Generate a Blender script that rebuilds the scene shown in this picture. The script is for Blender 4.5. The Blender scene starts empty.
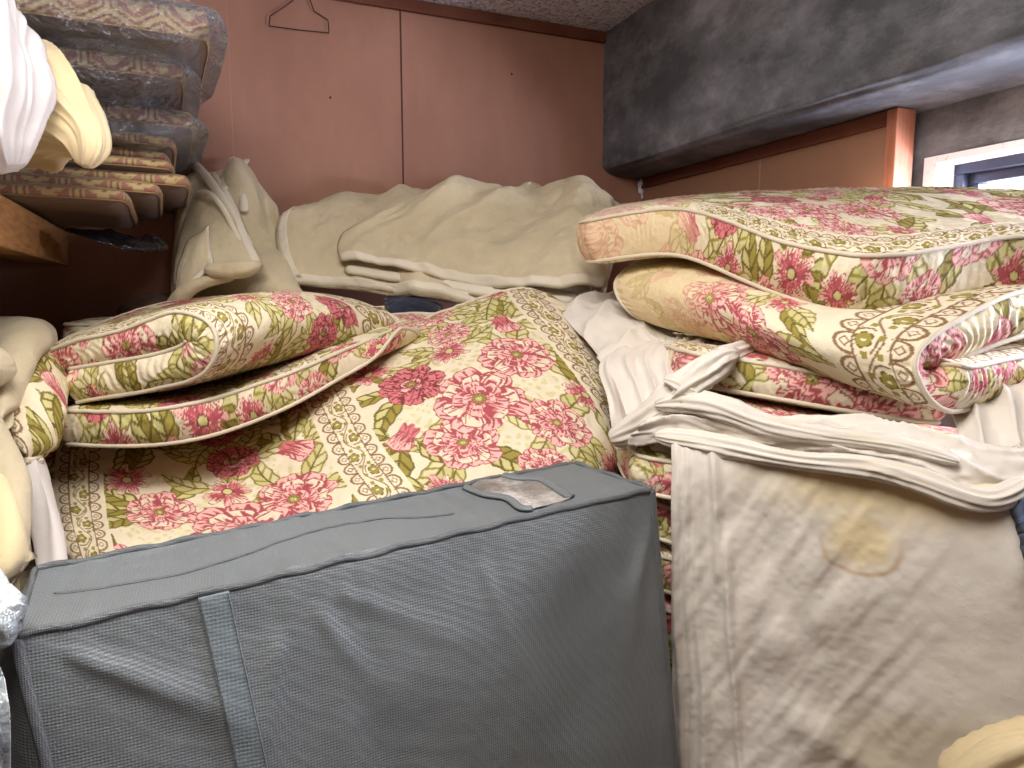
import bpy, math
import numpy as np
from mathutils import Vector
PI = math.pi
scene = bpy.context.scene
COL = scene.collection
rng = np.random.default_rng(7)

# ------------------------------------------------------------------ camera
CAM = np.array([0.0, 0.0, 0.95]); YAW = math.radians(22.9); PITCH = math.radians(7.0); FPX = 700.0
Rv = np.array([math.cos(YAW), -math.sin(YAW), 0.0])
Fh = np.array([math.sin(YAW), math.cos(YAW), 0.0])
Zv = np.array([0, 0, 1.0])
Fv = Fh*math.cos(PITCH) - Zv*math.sin(PITCH)
Uv = Fh*math.sin(PITCH) + Zv*math.cos(PITCH)
def P(px, py, d):
    return CAM + d*(Fv + Rv*(px-512)/FPX + Uv*(384-py)/FPX)
def Pf(px, py, f):                       # f = horizontal distance in front of the camera
    up = (384-py)/FPX
    return P(px, py, f/(math.cos(PITCH)+up*math.sin(PITCH)))
def G(rows):                             # grid of control points
    return np.array([[P(*p) for p in r] for r in rows])
cd = bpy.data.cameras.new('camera'); cam = bpy.data.objects.new('camera', cd); COL.objects.link(cam)
cam.location = CAM; cam.rotation_euler = (PI/2-PITCH, 0, -YAW)
cd.sensor_width = 36.0; cd.lens = FPX*36/1024; cd.clip_start = 0.01; scene.camera = cam

# ------------------------------------------------------------------ tagging
def tag(o, label=None, cat=None, group=None, kind=None):
    if label: o['label'] = label
    if cat: o['category'] = cat
    if group: o['group'] = group
    if kind: o['kind'] = kind
    return o
def empty(name, loc):
    o = bpy.data.objects.new(name, None); COL.objects.link(o); o.location = Vector(loc)
    o.empty_display_size = 0.05
    return o

# ------------------------------------------------------------------ meshes
def mesh_obj(name, V, F, mat, parent=None, col=None, smooth=True):
    V = np.asarray(V, dtype=np.float64); 
    if parent is not None: V = V - np.array(parent.location)
    me = bpy.data.meshes.new(name)
    quads = np.asarray(F, dtype=np.int32) if not isinstance(F, list) else None
    if quads is not None:
        n = len(quads); k = quads.shape[1]
        me.vertices.add(len(V)); me.vertices.foreach_set('co', V.astype(np.float32).ravel())
        me.loops.add(n*k); me.loops.foreach_set('vertex_index', quads.ravel())
        me.polygons.add(n)
        me.polygons.foreach_set('loop_start', np.arange(0, n*k, k, dtype=np.int32))
        me.polygons.foreach_set('loop_total', np.full(n, k, dtype=np.int32))
        me.update(calc_edges=True)
    else:
        me.from_pydata([tuple(v) for v in V], [], F); me.update()
    if smooth: me.polygons.foreach_set('use_smooth', np.ones(len(me.polygons), dtype=bool))
    if col is not None:
        c = np.clip(np.asarray(col), 0, 1)
        lin = np.where(c <= 0.04045, c/12.92, ((c+0.055)/1.055)**2.4)
        att = me.color_attributes.new('Col', 'FLOAT_COLOR', 'POINT')
        att.data.foreach_set('color', np.concatenate([lin, np.ones((len(lin), 1))], 1).astype(np.float32).ravel())
    me.materials.append(mat)
    o = bpy.data.objects.new(name, me); COL.objects.link(o)
    if parent is not None: o.parent = parent
    return o
def boxV(x0, x1, y0, y1, z0, z1):
    V = [(x, y, z) for x in (x0, x1) for y in (y0, y1) for z in (z0, z1)]
    F = [(0,1,3,2), (4,6,7,5), (0,4,5,1), (2,3,7,6), (0,2,6,4), (1,5,7,3)]
    return V, F
def box(name, x0, x1, y0, y1, z0, z1, mat, parent=None, bevel=0.0, kind=None):
    V, F = boxV(x0, x1, y0, y1, z0, z1)
    o = mesh_obj(name, V, F, mat, parent, smooth=False)
    if bevel:
        m = o.modifiers.new('b', 'BEVEL'); m.width = bevel; m.segments = 2
    if kind: o['kind'] = kind
    return o

def nspl(x, Y, xq):
    """natural cubic spline through (x, Y) evaluated at xq; Y has the points on axis 0"""
    n = len(x); h = np.diff(x)
    sh = Y.shape[1:]; Y = Y.reshape(n, -1)
    M = np.zeros_like(Y)
    if n > 2:
        A = np.zeros((n, n)); b = np.zeros_like(Y); A[0, 0] = A[-1, -1] = 1
        for i in range(1, n-1):
            A[i, i-1] = h[i-1]; A[i, i] = 2*(h[i-1]+h[i]); A[i, i+1] = h[i]
            b[i] = 6*((Y[i+1]-Y[i])/h[i] - (Y[i]-Y[i-1])/h[i-1])
        M = np.linalg.solve(A, b)
    k = np.clip(np.searchsorted(x, xq, side='right')-1, 0, n-2)
    a = ((x[k+1]-xq)/h[k])[:, None]; c = ((xq-x[k])/h[k])[:, None]; hk = h[k][:, None]
    r = a*Y[k]+c*Y[k+1]+((a**3-a)*M[k]+(c**3-c)*M[k+1])*hk**2/6
    return r.reshape((len(xq),)+sh)
def chord(C, axis):
    d = np.linalg.norm(np.diff(C, axis=axis), axis=-1)
    d = d.mean(axis=1-axis) if C.ndim == 3 else d
    x = np.concatenate([[0], np.cumsum(np.maximum(d, 1e-5))]); return x/x[-1]
def dense(C, n=220):
    q = np.linspace(0, 1, n)
    D = np.stack([nspl(chord(C[:, j:j+1], 0), C[:, j], q) for j in range(C.shape[1])], 1)
    return np.stack([nspl(chord(D[i][None], 1), D[i], q) for i in range(n)], 0)
def sample(D, s, t):
    n = D.shape[0]-1
    s = np.clip(s, 0, 1)*n; t = np.clip(t, 0, 1)*n
    i = np.minimum(s.astype(int), n-1); j = np.minimum(t.astype(int), n-1)
    a = (s-i)[..., None]; b = (t-j)[..., None]
    return D[i, j]*(1-a)*(1-b)+D[i+1, j]*a*(1-b)+D[i, j+1]*(1-a)*b+D[i+1, j+1]*a*b

_lat = rng.random((6, 256, 256))
def noise(x, y, k=0):
    """smooth value noise in -1..1"""
    L = _lat[k % 6]; xi = np.floor(x).astype(int); yi = np.floor(y).astype(int)
    fx = x-xi; fy = y-yi; fx = fx*fx*(3-2*fx); fy = fy*fy*(3-2*fy)
    g = lambda a, b: L[a & 255, b & 255]
    v = g(xi, yi)*(1-fx)*(1-fy)+g(xi+1, yi)*fx*(1-fy)+g(xi, yi+1)*(1-fx)*fy+g(xi+1, yi+1)*fx*fy
    return v*2-1
def smooth(x, a, b):
    t = np.clip((x-a)/(b-a), 0, 1); return t*t*(3-2*t)
def rgb(r, g, b): return np.array([r, g, b])/255.0

# ------------------------------------------------------------------ printed cloth
CREAM = rgb(230, 217, 188); PD = rgb(172, 82, 88); PM = rgb(212, 122, 124); PL = rgb(236, 186, 174)
OD = rgb(112, 98, 44); OM = rgb(156, 142, 66); OL = rgb(204, 196, 134); LB = rgb(140, 108, 74); WINE = rgb(128, 58, 62)
def flower(x, y, c, cx, cy, R, rot, n, style, seed):
    dx = x-cx; dy = y-cy
    m = (np.abs(dx) < R*1.12) & (np.abs(dy) < R*1.12)
    if not m.any(): return
    dx = dx[m]; dy = dy[m]; r = np.hypot(dx, dy); th = np.arctan2(dy, dx)+rot; cc = c[m]
    r_ = np.random.default_rng(int(seed*1000) % 9973)
    wx = .05*R*noise(dx/R*3+seed*7, dy/R*3, 1); wy = .05*R*noise(dx/R*3, dy/R*3+seed*5, 2)
    ex, ey = dx+wx, dy+wy
    def petal(an, r0, r1, wd, base, tip, dark, streak=.55):
        ca, sa = math.cos(an), math.sin(an)
        u = (ex*ca+ey*sa-r0)/(r1-r0); v = (-ex*sa+ey*ca)
        uu = np.clip(u, 1e-3, 1-1e-3); w = wd*np.sin(PI*uu**1.25)**.62*(1-.10*np.abs(np.sin(u*9+an*3)))
        ins = (u > 0) & (u < 1-.07*np.cos(v/wd*5)) & (np.abs(v) < w)
        if not ins.any(): return
        q = np.abs(v[ins])/w[ins]; ui = u[ins]; vi = v[ins]/wd
        pal = np.empty((len(q), 3)); pal[:] = base
        st = np.sin(vi*8+seed+an*5+2.5*noise(vi*2+an, ui*2, 3))
        pal[(ui > .52+.22*st) ] = tip
        pal[(st > streak-ui*.3) & (ui < .62)] = dark
        pal[(st < -.8) & (ui > .3) & (ui < .86)] = dark
        pal[(q > .84) | (ui > .905)] = dark
        cc[ins] = pal
    if style == 'peony':
        deep = (seed*7.3) % 1 < .25
        B1, T1, D1 = (PD, PM, WINE) if deep else (PM, PL, PD)
        for (k, r0, r1, wd, bb, tt, dd) in ((n+1, .30, 1.0, .34, B1, T1, D1), (n, .18, .80, .30, T1, (PM if deep else CREAM), D1), (n-2, .08, .56, .26, B1, T1, D1), (4, .0, .36, .20, T1, PL, D1)):
            off = r_.random()*6
            for i in r_.permutation(k):
                petal(off+i*2*PI/k+r_.normal()*.09, r0*R, r1*R*(.9+.14*r_.random()), wd*R*(1+.2*r_.normal()*.5), bb, tt, dd)
        cr = .13*R; cc[r < cr*1.2] = D1; cc[r < cr] = OM; cc[r < cr*.5] = OL
        cc[(r < cr) & (np.sin(th*11) > .6)] = OD
    elif style == 'daisy':
        for i in range(n):
            petal(rot+i*2*PI/n+r_.normal()*.07, .12*R, R*(.85+.2*r_.random()), .20*R, PM if i % 3 else PD, PL if i % 2 else CREAM, PD)
        cc[r < .22*R] = WINE; cc[r < .16*R] = OL
    else:
        for an, w in ((rot, .34), (rot-.5, .3), (rot+.5, .3), (rot+.1, .22)):
            petal(an, -.75*R, .9*R, w*R*1.3, PM, PL, PD)
    c[m] = cc
def leaf(x, y, c, cx, cy, L, W, rot, seed):
    dx = x-cx; dy = y-cy
    m = (np.abs(dx) < L) & (np.abs(dy) < L)
    if not m.any(): return
    dx = dx[m]; dy = dy[m]; cc = c[m]
    s = (dx*math.cos(rot)+dy*math.sin(rot))/L; t = (-dx*math.sin(rot)+dy*math.cos(rot))
    t = t-0.12*L*np.sin(PI*s)*math.sin(seed*3.1)
    sc = np.clip(s, 1e-4, 1-1e-4); w = W*np.sin(PI*sc**0.75)**0.9*(1+0.06*np.sin(s*26+np.sign(t)))
    ins = (s > 0) & (s < 1) & (np.abs(t) < w)
    q = np.abs(t)/np.maximum(w, 1e-6); pal = np.empty((len(s), 3)); 
    lt = (seed*1.7) % 1 < .55
    pal[:] = OL if lt else OM
    pal[(t > 0) & (q < .75)] = CREAM*.5+OL*.5 if lt else OL
    vein = np.sin((s*4.5-np.abs(t)/W*0.9)*2*PI)
    pal[(vein > .70)] = OM if lt else OD
    pal[(q > .84)] = OD if not lt else OM*.9; pal[np.abs(t) < .08*W] = OD
    cc[ins] = pal[ins]; c[m] = cc
def bouquet_list(seed):
    r = np.random.default_rng(seed); L = []; Fl = []
    mains = [(0, .02, .080, 'peony'), (.10, -.05, .068, 'peony'), (-.088, -.06, .060, 'peony'), (-.06, .115, .060, 'peony'), (.085, .11, .052, 'peony'),
             (-.145, .04, .040, 'bud'), (.155, .045, .036, 'daisy'), (.01, -.105, .040, 'daisy'), (-.13, -.15, .044, 'daisy'), (.125, -.155, .042, 'bud'),
             (.03, -.18, .046, 'peony'), (-.14, .175, .036, 'daisy'), (.155, .175, .034, 'daisy'), (.02, .20, .044, 'peony')]
    for i, (a, b, R, st) in enumerate(mains):
        a += r.normal()*.007; b += r.normal()*.007
        for k in range(4 if R > .03 else 3):
            an = math.atan2(b, a+1e-6)+(k-1.5)*0.85+r.normal()*.3
            L.append((a+math.cos(an)*R*.55, b+math.sin(an)*R*.55, .075+.035*r.random(), .016+.007*r.random(), an, i*1.37+k*.61))
        Fl.append((a, b, R, r.random()*6, 7 if st == 'peony' else 9, st, i*1.7+seed))
    order = [f for f in Fl if f[5] != 'peony']+sorted([f for f in Fl if f[5] == 'peony'], key=lambda f: f[2])
    return L, order
BQ = [bouquet_list(3), bouquet_list(11), bouquet_list(23)]
def lace(x, y, c, w):
    """x across the band 0..w, y along it"""
    k = w/0.10; xx = x/k; lw = .0017
    for side in (0, 1):
        e = (.030-xx) if side == 0 else (xx-.070)
        ins = (e > -.003) & (e < .026)
        p = .024; v = (y % p)-p/2
        rr = np.hypot(v/.0105, (e-.003)/.016)
        ring = (np.abs(rr-1) < .13) & (e > 0)
        r2 = np.abs(v)*1.25+np.abs(e-.008)*1.1
        heart = (np.abs(r2-.0058) < .0012) & (e > .001)
        line = (np.abs(e) < lw*.8) | (np.abs(e+.0035) < lw*.4)
        c[ins & (ring | heart | line)] = LB
    inner = (xx > .032) & (xx < .068)
    ph = y/.075*2*PI
    vine = np.abs(xx-(.05+.011*np.sin(ph))) < .0013
    c[inner & vine] = LB
    for off, amp in ((0.25, -.009), (0.75, .009)):
        p = .075; v = ((y/p-off+.5) % 1-.5)*p; u = xx-(.05+amp)
        rr = np.hypot(u, v); th = np.arctan2(v, u)
        fl = rr < .0105*(.75+.25*np.abs(np.cos(2.5*th)))
        c[inner & fl] = OM; c[inner & fl & (rr > .0078)] = OD; c[inner & (rr < .003)] = CREAM
        sw = np.abs(rr-.015) < .0011
        c[inner & sw & (np.sin(th*1.5) > 0)] = LB
    lf = (np.abs(np.sin(ph*2+1)) > .86) & (np.abs(xx-.05) < .012) & (np.abs(xx-.05) > .005)
    c[inner & lf] = OM
def floral(U, V, ox=0.0, oy=0.0, PX=0.485, PY=0.46, bs=1.0, band=.09, bands=True):
    """ox, oy shift the print; bands: lace bands of the given width every PX metres, bouquets between"""
    sh = U.shape; x = U.ravel()+ox; y = V.ravel()+oy
    c = np.empty((len(x), 3)); c[:] = CREAM
    k = np.floor(x/PX); xl = x-k*PX; PYs = PY/bs
    for par in range(3):
        sel = (k.astype(int) % 3) == par
        if not sel.any(): continue
        xs = (xl[sel]-(PX/2+(band/2 if bands else 0)))/bs; ys = ((y[sel]+par*.16)/bs) % PYs; cs = c[sel]
        L, Fl = BQ[par]
        g = (np.sin(xs*260+3*noise(xs*40, ys*40, 1))*np.sin(ys*260+3*noise(xs*40+7, ys*40, 2)) > .35) & (noise(xs*14+4, ys*14, 3) > .30) & (np.abs(xs) < .17)
        cs[g] = OL*.6+CREAM*.4
        for (a, b, ln, w, an, sd) in L:
            for dy in (-PYs, 0, PYs):
                cy = b+PYs/2+dy
                if cy+ln < 0 or cy-ln > PYs: continue
                leaf(xs, ys, cs, a, cy, ln, w, an, sd)
        for (a, b, R, rot, n, st, sd) in Fl:
            for dy in (-PYs, 0, PYs):
                cy = b+PYs/2+dy
                if cy+R < 0 or cy-R > PYs: continue
                flower(xs, ys, cs, a, cy, R, rot, n, st, sd)
        c[sel] = cs
    if bands:
        m = xl < band
        cm = c[m]; cm[:] = CREAM; q = .10/band; lace(xl[m]*q, y[m]*q*.7, cm, .10); c[m] = cm
    c += 0.02*noise(x*60, y*60, 4)[:, None]
    return c.reshape(sh+(3,))
def lace_over(c, d, along, w=.09, sel=None):
    """lace laid over print colours c where d (distance in from an edge) is inside the band"""
    m = (d > 0) & (d < w)
    if sel is not None: m &= sel
    cm = c[m]; cm[:] = CREAM; lace(d[m]*.10/w, along[m]*.08/w, cm, .10); c[m] = cm
    return c
GOLD = rgb(176, 154, 108); ROSE = rgb(120, 80, 66); ROSE2 = rgb(142, 98, 78)
def kikko(U, V, p=0.085):
    """gold hexagons with a blossom in each, on dusty rose"""
    sh = U.shape; x = U.ravel()/p; y = V.ravel()/p; c = np.empty((len(x), 3)); c[:] = ROSE
    s3 = math.sqrt(3)
    best = np.full(len(x), 9.0); bx = np.zeros(len(x)); by = np.zeros(len(x))
    for oa, ob in ((0, 0), (.5, s3/2)):
        ax = (x-oa+.5) % 1-.5; ay = ((y-ob)/s3+.5) % 1*s3-.5*s3
        d = np.maximum(np.abs(ax), np.abs(ax)*.5+np.abs(ay)*s3/2)
        m = d < best; best[m] = d[m]; bx[m] = ax[m]; by[m] = ay[m]
    c[best < .36] = ROSE2
    c[best > .455] = GOLD; c[(best > .35) & (best < .40)] = GOLD
    r = np.hypot(bx, by); th = np.arctan2(by, bx)
    pet = r < .27*(.45+.55*np.abs(np.cos(2*th))**.5); c[pet] = GOLD
    c[(r > .03) & (r < .06)] = ROSE; c[pet & (np.abs(np.sin(2*th)) < .10) & (r > .1)] = ROSE
    c += .03*noise(x*9, y*9, 1)[:, None]
    return c.reshape(sh+(3,))

# ------------------------------------------------------------------ materials
MATS = {}
def new_mat(name):
    m = bpy.data.materials.new(name); m.use_nodes = True; nt = m.node_tree
    b = nt.nodes['Principled BSDF']; MATS[name] = m
    return m, nt, b
def lin(c): return tuple(((v/12.92) if v <= .04045 else ((v+.055)/1.055)**2.4) for v in [k/255 for k in c])+(1,)
def N(nt, t, **kw):
    n = nt.nodes.new(t)
    for k, v in kw.items(): setattr(n, k, v)
    return n
def bump(nt, b, srcs):
    """srcs: list of (socket, strength, distance)"""
    prev = None
    for s, st, di in srcs:
        bp = N(nt, 'ShaderNodeBump'); bp.inputs['Strength'].default_value = st; bp.inputs['Distance'].default_value = di
        nt.links.new(s, bp.inputs['Height'])
        if prev: nt.links.new(prev.outputs[0], bp.inputs['Normal'])
        prev = bp
    nt.links.new(prev.outputs[0], b.inputs['Normal'])
def coords(nt): return N(nt, 'ShaderNodeTexCoord').outputs['Object']
def noise_tex(nt, scale, detail=3, rough=.5, vec=None, stretch=None):
    n = N(nt, 'ShaderNodeTexNoise'); n.inputs['Scale'].default_value = scale; n.inputs['Detail'].default_value = detail
    n.inputs['Roughness'].default_value = rough; v = vec or coords(nt)
    if stretch:
        mp = N(nt, 'ShaderNodeMapping'); mp.inputs['Scale'].default_value = stretch; nt.links.new(v, mp.inputs['Vector']); v = mp.outputs[0]
    nt.links.new(v, n.inputs['Vector']); return n.outputs['Fac']
def ramp(nt, fac, stops):
    r = N(nt, 'ShaderNodeValToRGB'); e = r.color_ramp.elements
    while len(e) < len(stops): e.new(.5)
    for el, (p, c) in zip(e, stops): el.position = p; el.color = lin(c)
    nt.links.new(fac, r.inputs[0]); return r.outputs[0]
def cloth_mat(name, color=None, rough=.85, sheen=.25, fine=900, fs=.25, wr=(14, .25, .01), var=10):
    m, nt, b = new_mat(name)
    if color is None:
        a = N(nt, 'ShaderNodeAttribute', attribute_name='Col'); nt.links.new(a.outputs['Color'], b.inputs['Base Color'])
    else:
        c0 = tuple(max(0, k-var) for k in color); c1 = tuple(min(255, k+var) for k in color)
        nt.links.new(ramp(nt, noise_tex(nt, 6, 5, .6), [(.3, c0), (.7, c1)]), b.inputs['Base Color'])
    b.inputs['Roughness'].default_value = rough; b.inputs['Sheen Weight'].default_value = sheen
    b.inputs['Sheen Roughness'].default_value = .5; b.inputs['Specular IOR Level'].default_value = .25
    bump(nt, b, [(noise_tex(nt, wr[0], 3, .5), wr[1], wr[2]), (noise_tex(nt, fine, 1), fs, .0008)])
    return m
M_PRINT = cloth_mat('printed_cotton', rough=.75, sheen=.03, wr=(26, .55, .014))
M_KIK = cloth_mat('brocade_cotton', rough=.6, sheen=.1, wr=(20, .25, .01))
M_SHEET = cloth_mat('sheet_cotton', rough=.85, sheen=.2, fine=700, fs=.2, wr=(30, .3, .006))
M_BLANKET = cloth_mat('wool_blanket', (202, 188, 156), .95, .2, fine=350, fs=.9, wr=(16, .6, .02), var=9)
M_BLANKET2 = cloth_mat('pale_wool_blanket', (214, 196, 152), .95, .2, fine=350, fs=.6, wr=(12, .25, .02), var=6)
M_BIND = cloth_mat('satin_binding', (222, 212, 190), .5, .2, wr=(30, .2, .01), var=6)
M_PIPE = cloth_mat('piping_cord', (218, 206, 182), .7, .2, fine=420, fs=1.0, var=8)
M_WHITE = cloth_mat('white_cotton', (208, 201, 196), .8, .2, wr=(18, .4, .012), var=4)
M_CREAMCOT = cloth_mat('cream_cotton', (210, 190, 148), .7, .2, wr=(18, .4, .012), var=6)
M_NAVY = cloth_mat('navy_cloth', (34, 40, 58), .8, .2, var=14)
M_PINKCL = cloth_mat('dusty_cloth', (150, 122, 104), .8, .2, var=10)

def grey_mat(name, col, var, sc=330):
    m, nt, b = new_mat(name)
    c0 = tuple(max(0, k-var) for k in col); c1 = tuple(k+var for k in col)
    nt.links.new(ramp(nt, noise_tex(nt, 5, 4, .6), [(.3, c0), (.7, c1)]), b.inputs['Base Color'])
    b.inputs['Roughness'].default_value = .46; b.inputs['Specular IOR Level'].default_value = .45
    v = N(nt, 'ShaderNodeTexVoronoi'); v.inputs['Scale'].default_value = sc; v.inputs['Randomness'].default_value = .15
    nt.links.new(coords(nt), v.inputs['Vector'])
    bump(nt, b, [(noise_tex(nt, 11, 3), .35, .015), (v.outputs['Distance'], .8, .0012)])
    return m
M_BAG = grey_mat('grey_nonwoven', (113, 118, 120), 5)
M_BAGTRIM = grey_mat('grey_binding', (98, 101, 103), 5, 500)
M_STRAP = grey_mat('grey_webbing', (116, 126, 130), 4, 260)

def concrete_mat():
    m, nt, b = new_mat('stained_concrete')
    v = coords(nt)
    c1 = ramp(nt, noise_tex(nt, 2.6, 9, .66, v, (1.4, 1.0, 1.5)), [(.3, (72, 74, 78)), (.48, (92, 94, 99)), (.6, (122, 124, 130)), (.72, (168, 168, 176))])
    mx = N(nt, 'ShaderNodeMixRGB', blend_type='MIX'); nt.links.new(c1, mx.inputs[1])
    mx.inputs[2].default_value = lin((206, 204, 210))
    sp = ramp(nt, noise_tex(nt, 3.2, 10, .74, v, (1, .8, 1.6)), [(.50, (0, 0, 0)), (.68, (150, 150, 150))])
    nt.links.new(sp, mx.inputs[0]); nt.links.new(mx.outputs[0], b.inputs['Base Color'])
    b.inputs['Roughness'].default_value = .9
    bump(nt, b, [(noise_tex(nt, 8, 8, .7, v), .4, .01), (noise_tex(nt, 120, 3, .7, v), .4, .002)])
    return m
M_CONC = concrete_mat()
def panel_mat(name, a, c, seams, axis):
    m, nt, b = new_mat(name)
    v = coords(nt)
    col = ramp(nt, noise_tex(nt, 2.0, 7, .62, v, (1.6, 1.6, .7)), [(.32, a), (.7, c)])
    sx = N(nt, 'ShaderNodeSeparateXYZ'); nt.links.new(v, sx.inputs[0])
    prev = col
    # small dark specks
    vo = N(nt, 'ShaderNodeTexVoronoi'); vo.inputs['Scale'].default_value = 9; nt.links.new(v, vo.inputs['Vector'])
    lt = N(nt, 'ShaderNodeMath', operation='LESS_THAN'); nt.links.new(vo.outputs['Distance'], lt.inputs[0]); lt.inputs[1].default_value = .035
    mx = N(nt, 'ShaderNodeMixRGB'); nt.links.new(lt.outputs[0], mx.inputs[0]); nt.links.new(prev, mx.inputs[1]); mx.inputs[2].default_value = lin((70, 42, 32)); prev = mx.outputs[0]
    for s, wd, cc in seams:
        su = N(nt, 'ShaderNodeMath', operation='SUBTRACT'); nt.links.new(sx.outputs[axis], su.inputs[0]); su.inputs[1].default_value = s
        ab = N(nt, 'ShaderNodeMath', operation='ABSOLUTE'); nt.links.new(su.outputs[0], ab.inputs[0])
        lt = N(nt, 'ShaderNodeMath', operation='LESS_THAN'); nt.links.new(ab.outputs[0], lt.inputs[0]); lt.inputs[1].default_value = wd
        mx = N(nt, 'ShaderNodeMixRGB'); nt.links.new(lt.outputs[0], mx.inputs[0]); nt.links.new(prev, mx.inputs[1]); mx.inputs[2].default_value = lin(cc); prev = mx.outputs[0]
    nt.links.new(prev, b.inputs['Base Color']); b.inputs['Roughness'].default_value = .55; b.inputs['Specular IOR Level'].default_value = .3
    bump(nt, b, [(noise_tex(nt, 3, 3, .5, v), .2, .02), (noise_tex(nt, 200, 3, .7, v), .2, .001)])
    return m
M_PANEL = panel_mat('printed_plywood_back', (158, 113, 93), (182, 135, 113), [(.556, .0028, (84, 48, 36)), (.07, .0015, (176, 130, 104))], 0)
M_PANELR = panel_mat('printed_plywood_side', (150, 112, 88), (168, 126, 100), [(1.584, .0025, (186, 150, 120))], 1)
M_TRIM = cloth_mat('stained_batten', (112, 66, 48), .6, 0, wr=(30, .1, .003), var=12)
def wood_mat(name, a, c, stretch=(14, 1.2, 14)):
    m, nt, b = new_mat(name)
    nt.links.new(ramp(nt, noise_tex(nt, 6, 6, .6, None, stretch), [(.3, a), (.7, c)]), b.inputs['Base Color'])
    b.inputs['Roughness'].default_value = .6; bump(nt, b, [(noise_tex(nt, 8, 5, .6, None, stretch), .2, .002)]); return m
M_POST = wood_mat('pine_post', (160, 96, 70), (190, 128, 98), (16, 16, 1.5))
M_BEAM = wood_mat('shelf_timber', (150, 100, 56), (196, 146, 92), (3, 3, 22))
def ceil_mat():
    m, nt, b = new_mat('acoustic_board')
    nt.links.new(ramp(nt, noise_tex(nt, 85, 4, .75), [(.36, (112, 112, 122)), (.47, (206, 206, 218)), (.6, (236, 236, 246))]), b.inputs['Base Color'])
    b.inputs['Roughness'].default_value = .95; bump(nt, b, [(noise_tex(nt, 85, 4, .75), .6, .004)]); return m
M_CEIL = ceil_mat()
def plain(name, c, rough=.6, metal=0):
    m, nt, b = new_mat(name); b.inputs['Base Color'].default_value = lin(c); b.inputs['Roughness'].default_value = rough; b.inputs['Metallic'].default_value = metal; return m
M_FLOOR = wood_mat('floor_boards', (92, 68, 48), (120, 90, 64), (14, 1.2, 14))
M_DARKWALL = wood_mat('dark_side_boards', (70, 44, 32), (92, 60, 44), (10, 1, 1))
M_WIRE = plain('wire', (30, 28, 28), .4, .6); M_FRAME = plain('dark_aluminium', (44, 48, 64), .4, .2)
M_PLASTER = new_mat('white_plaster')[0]
_nt = M_PLASTER.node_tree; _b = _nt.nodes['Principled BSDF']; _nt.links.new(ramp(_nt, noise_tex(_nt, 90, 5, .7), [(.30, (160, 158, 168)), (.40, (232, 232, 240))]), _b.inputs['Base Color']); _b.inputs['Roughness'].default_value = .9
def plastic_mat(name, amount, tint=(235, 238, 245), sc=26, gr=.12, bd=.035, dif=.25):
    m, nt, b = new_mat(name); nt.nodes.remove(b); out = nt.nodes['Material Output']
    tr = N(nt, 'ShaderNodeBsdfTransparent'); gl = N(nt, 'ShaderNodeBsdfGlossy'); gl.inputs['Roughness'].default_value = gr; gl.inputs['Color'].default_value = lin(tint)
    df = N(nt, 'ShaderNodeBsdfDiffuse'); df.inputs['Color'].default_value = lin(tint)
    m1 = N(nt, 'ShaderNodeMixShader'); m1.inputs[0].default_value = dif
    nt.links.new(gl.outputs[0], m1.inputs[1]); nt.links.new(df.outputs[0], m1.inputs[2])
    mx = N(nt, 'ShaderNodeMixShader'); fr = N(nt, 'ShaderNodeFresnel'); fr.inputs[0].default_value = 1.5
    ad = N(nt, 'ShaderNodeMath', operation='MULTIPLY_ADD'); nt.links.new(fr.outputs[0], ad.inputs[0]); ad.inputs[1].default_value = 1.5; ad.inputs[2].default_value = amount; ad.use_clamp = True
    nt.links.new(ad.outputs[0], mx.inputs[0]); nt.links.new(tr.outputs[0], mx.inputs[1]); nt.links.new(m1.outputs[0], mx.inputs[2]); nt.links.new(mx.outputs[0], out.inputs[0])
    bp = N(nt, 'ShaderNodeBump'); bp.inputs['Strength'].default_value = 1; bp.inputs['Distance'].default_value = bd
    nt.links.new(noise_tex(nt, sc, 4, .6), bp.inputs['Height'])
    for n in (gl, df, fr): nt.links.new(bp.outputs[0], n.inputs['Normal'])
    return m
M_PLASTIC = plastic_mat('clear_film', .05); M_PLASTIC2 = plastic_mat('cloudy_film', .45, (214, 222, 222), 30, .28, .012, .7)

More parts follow.
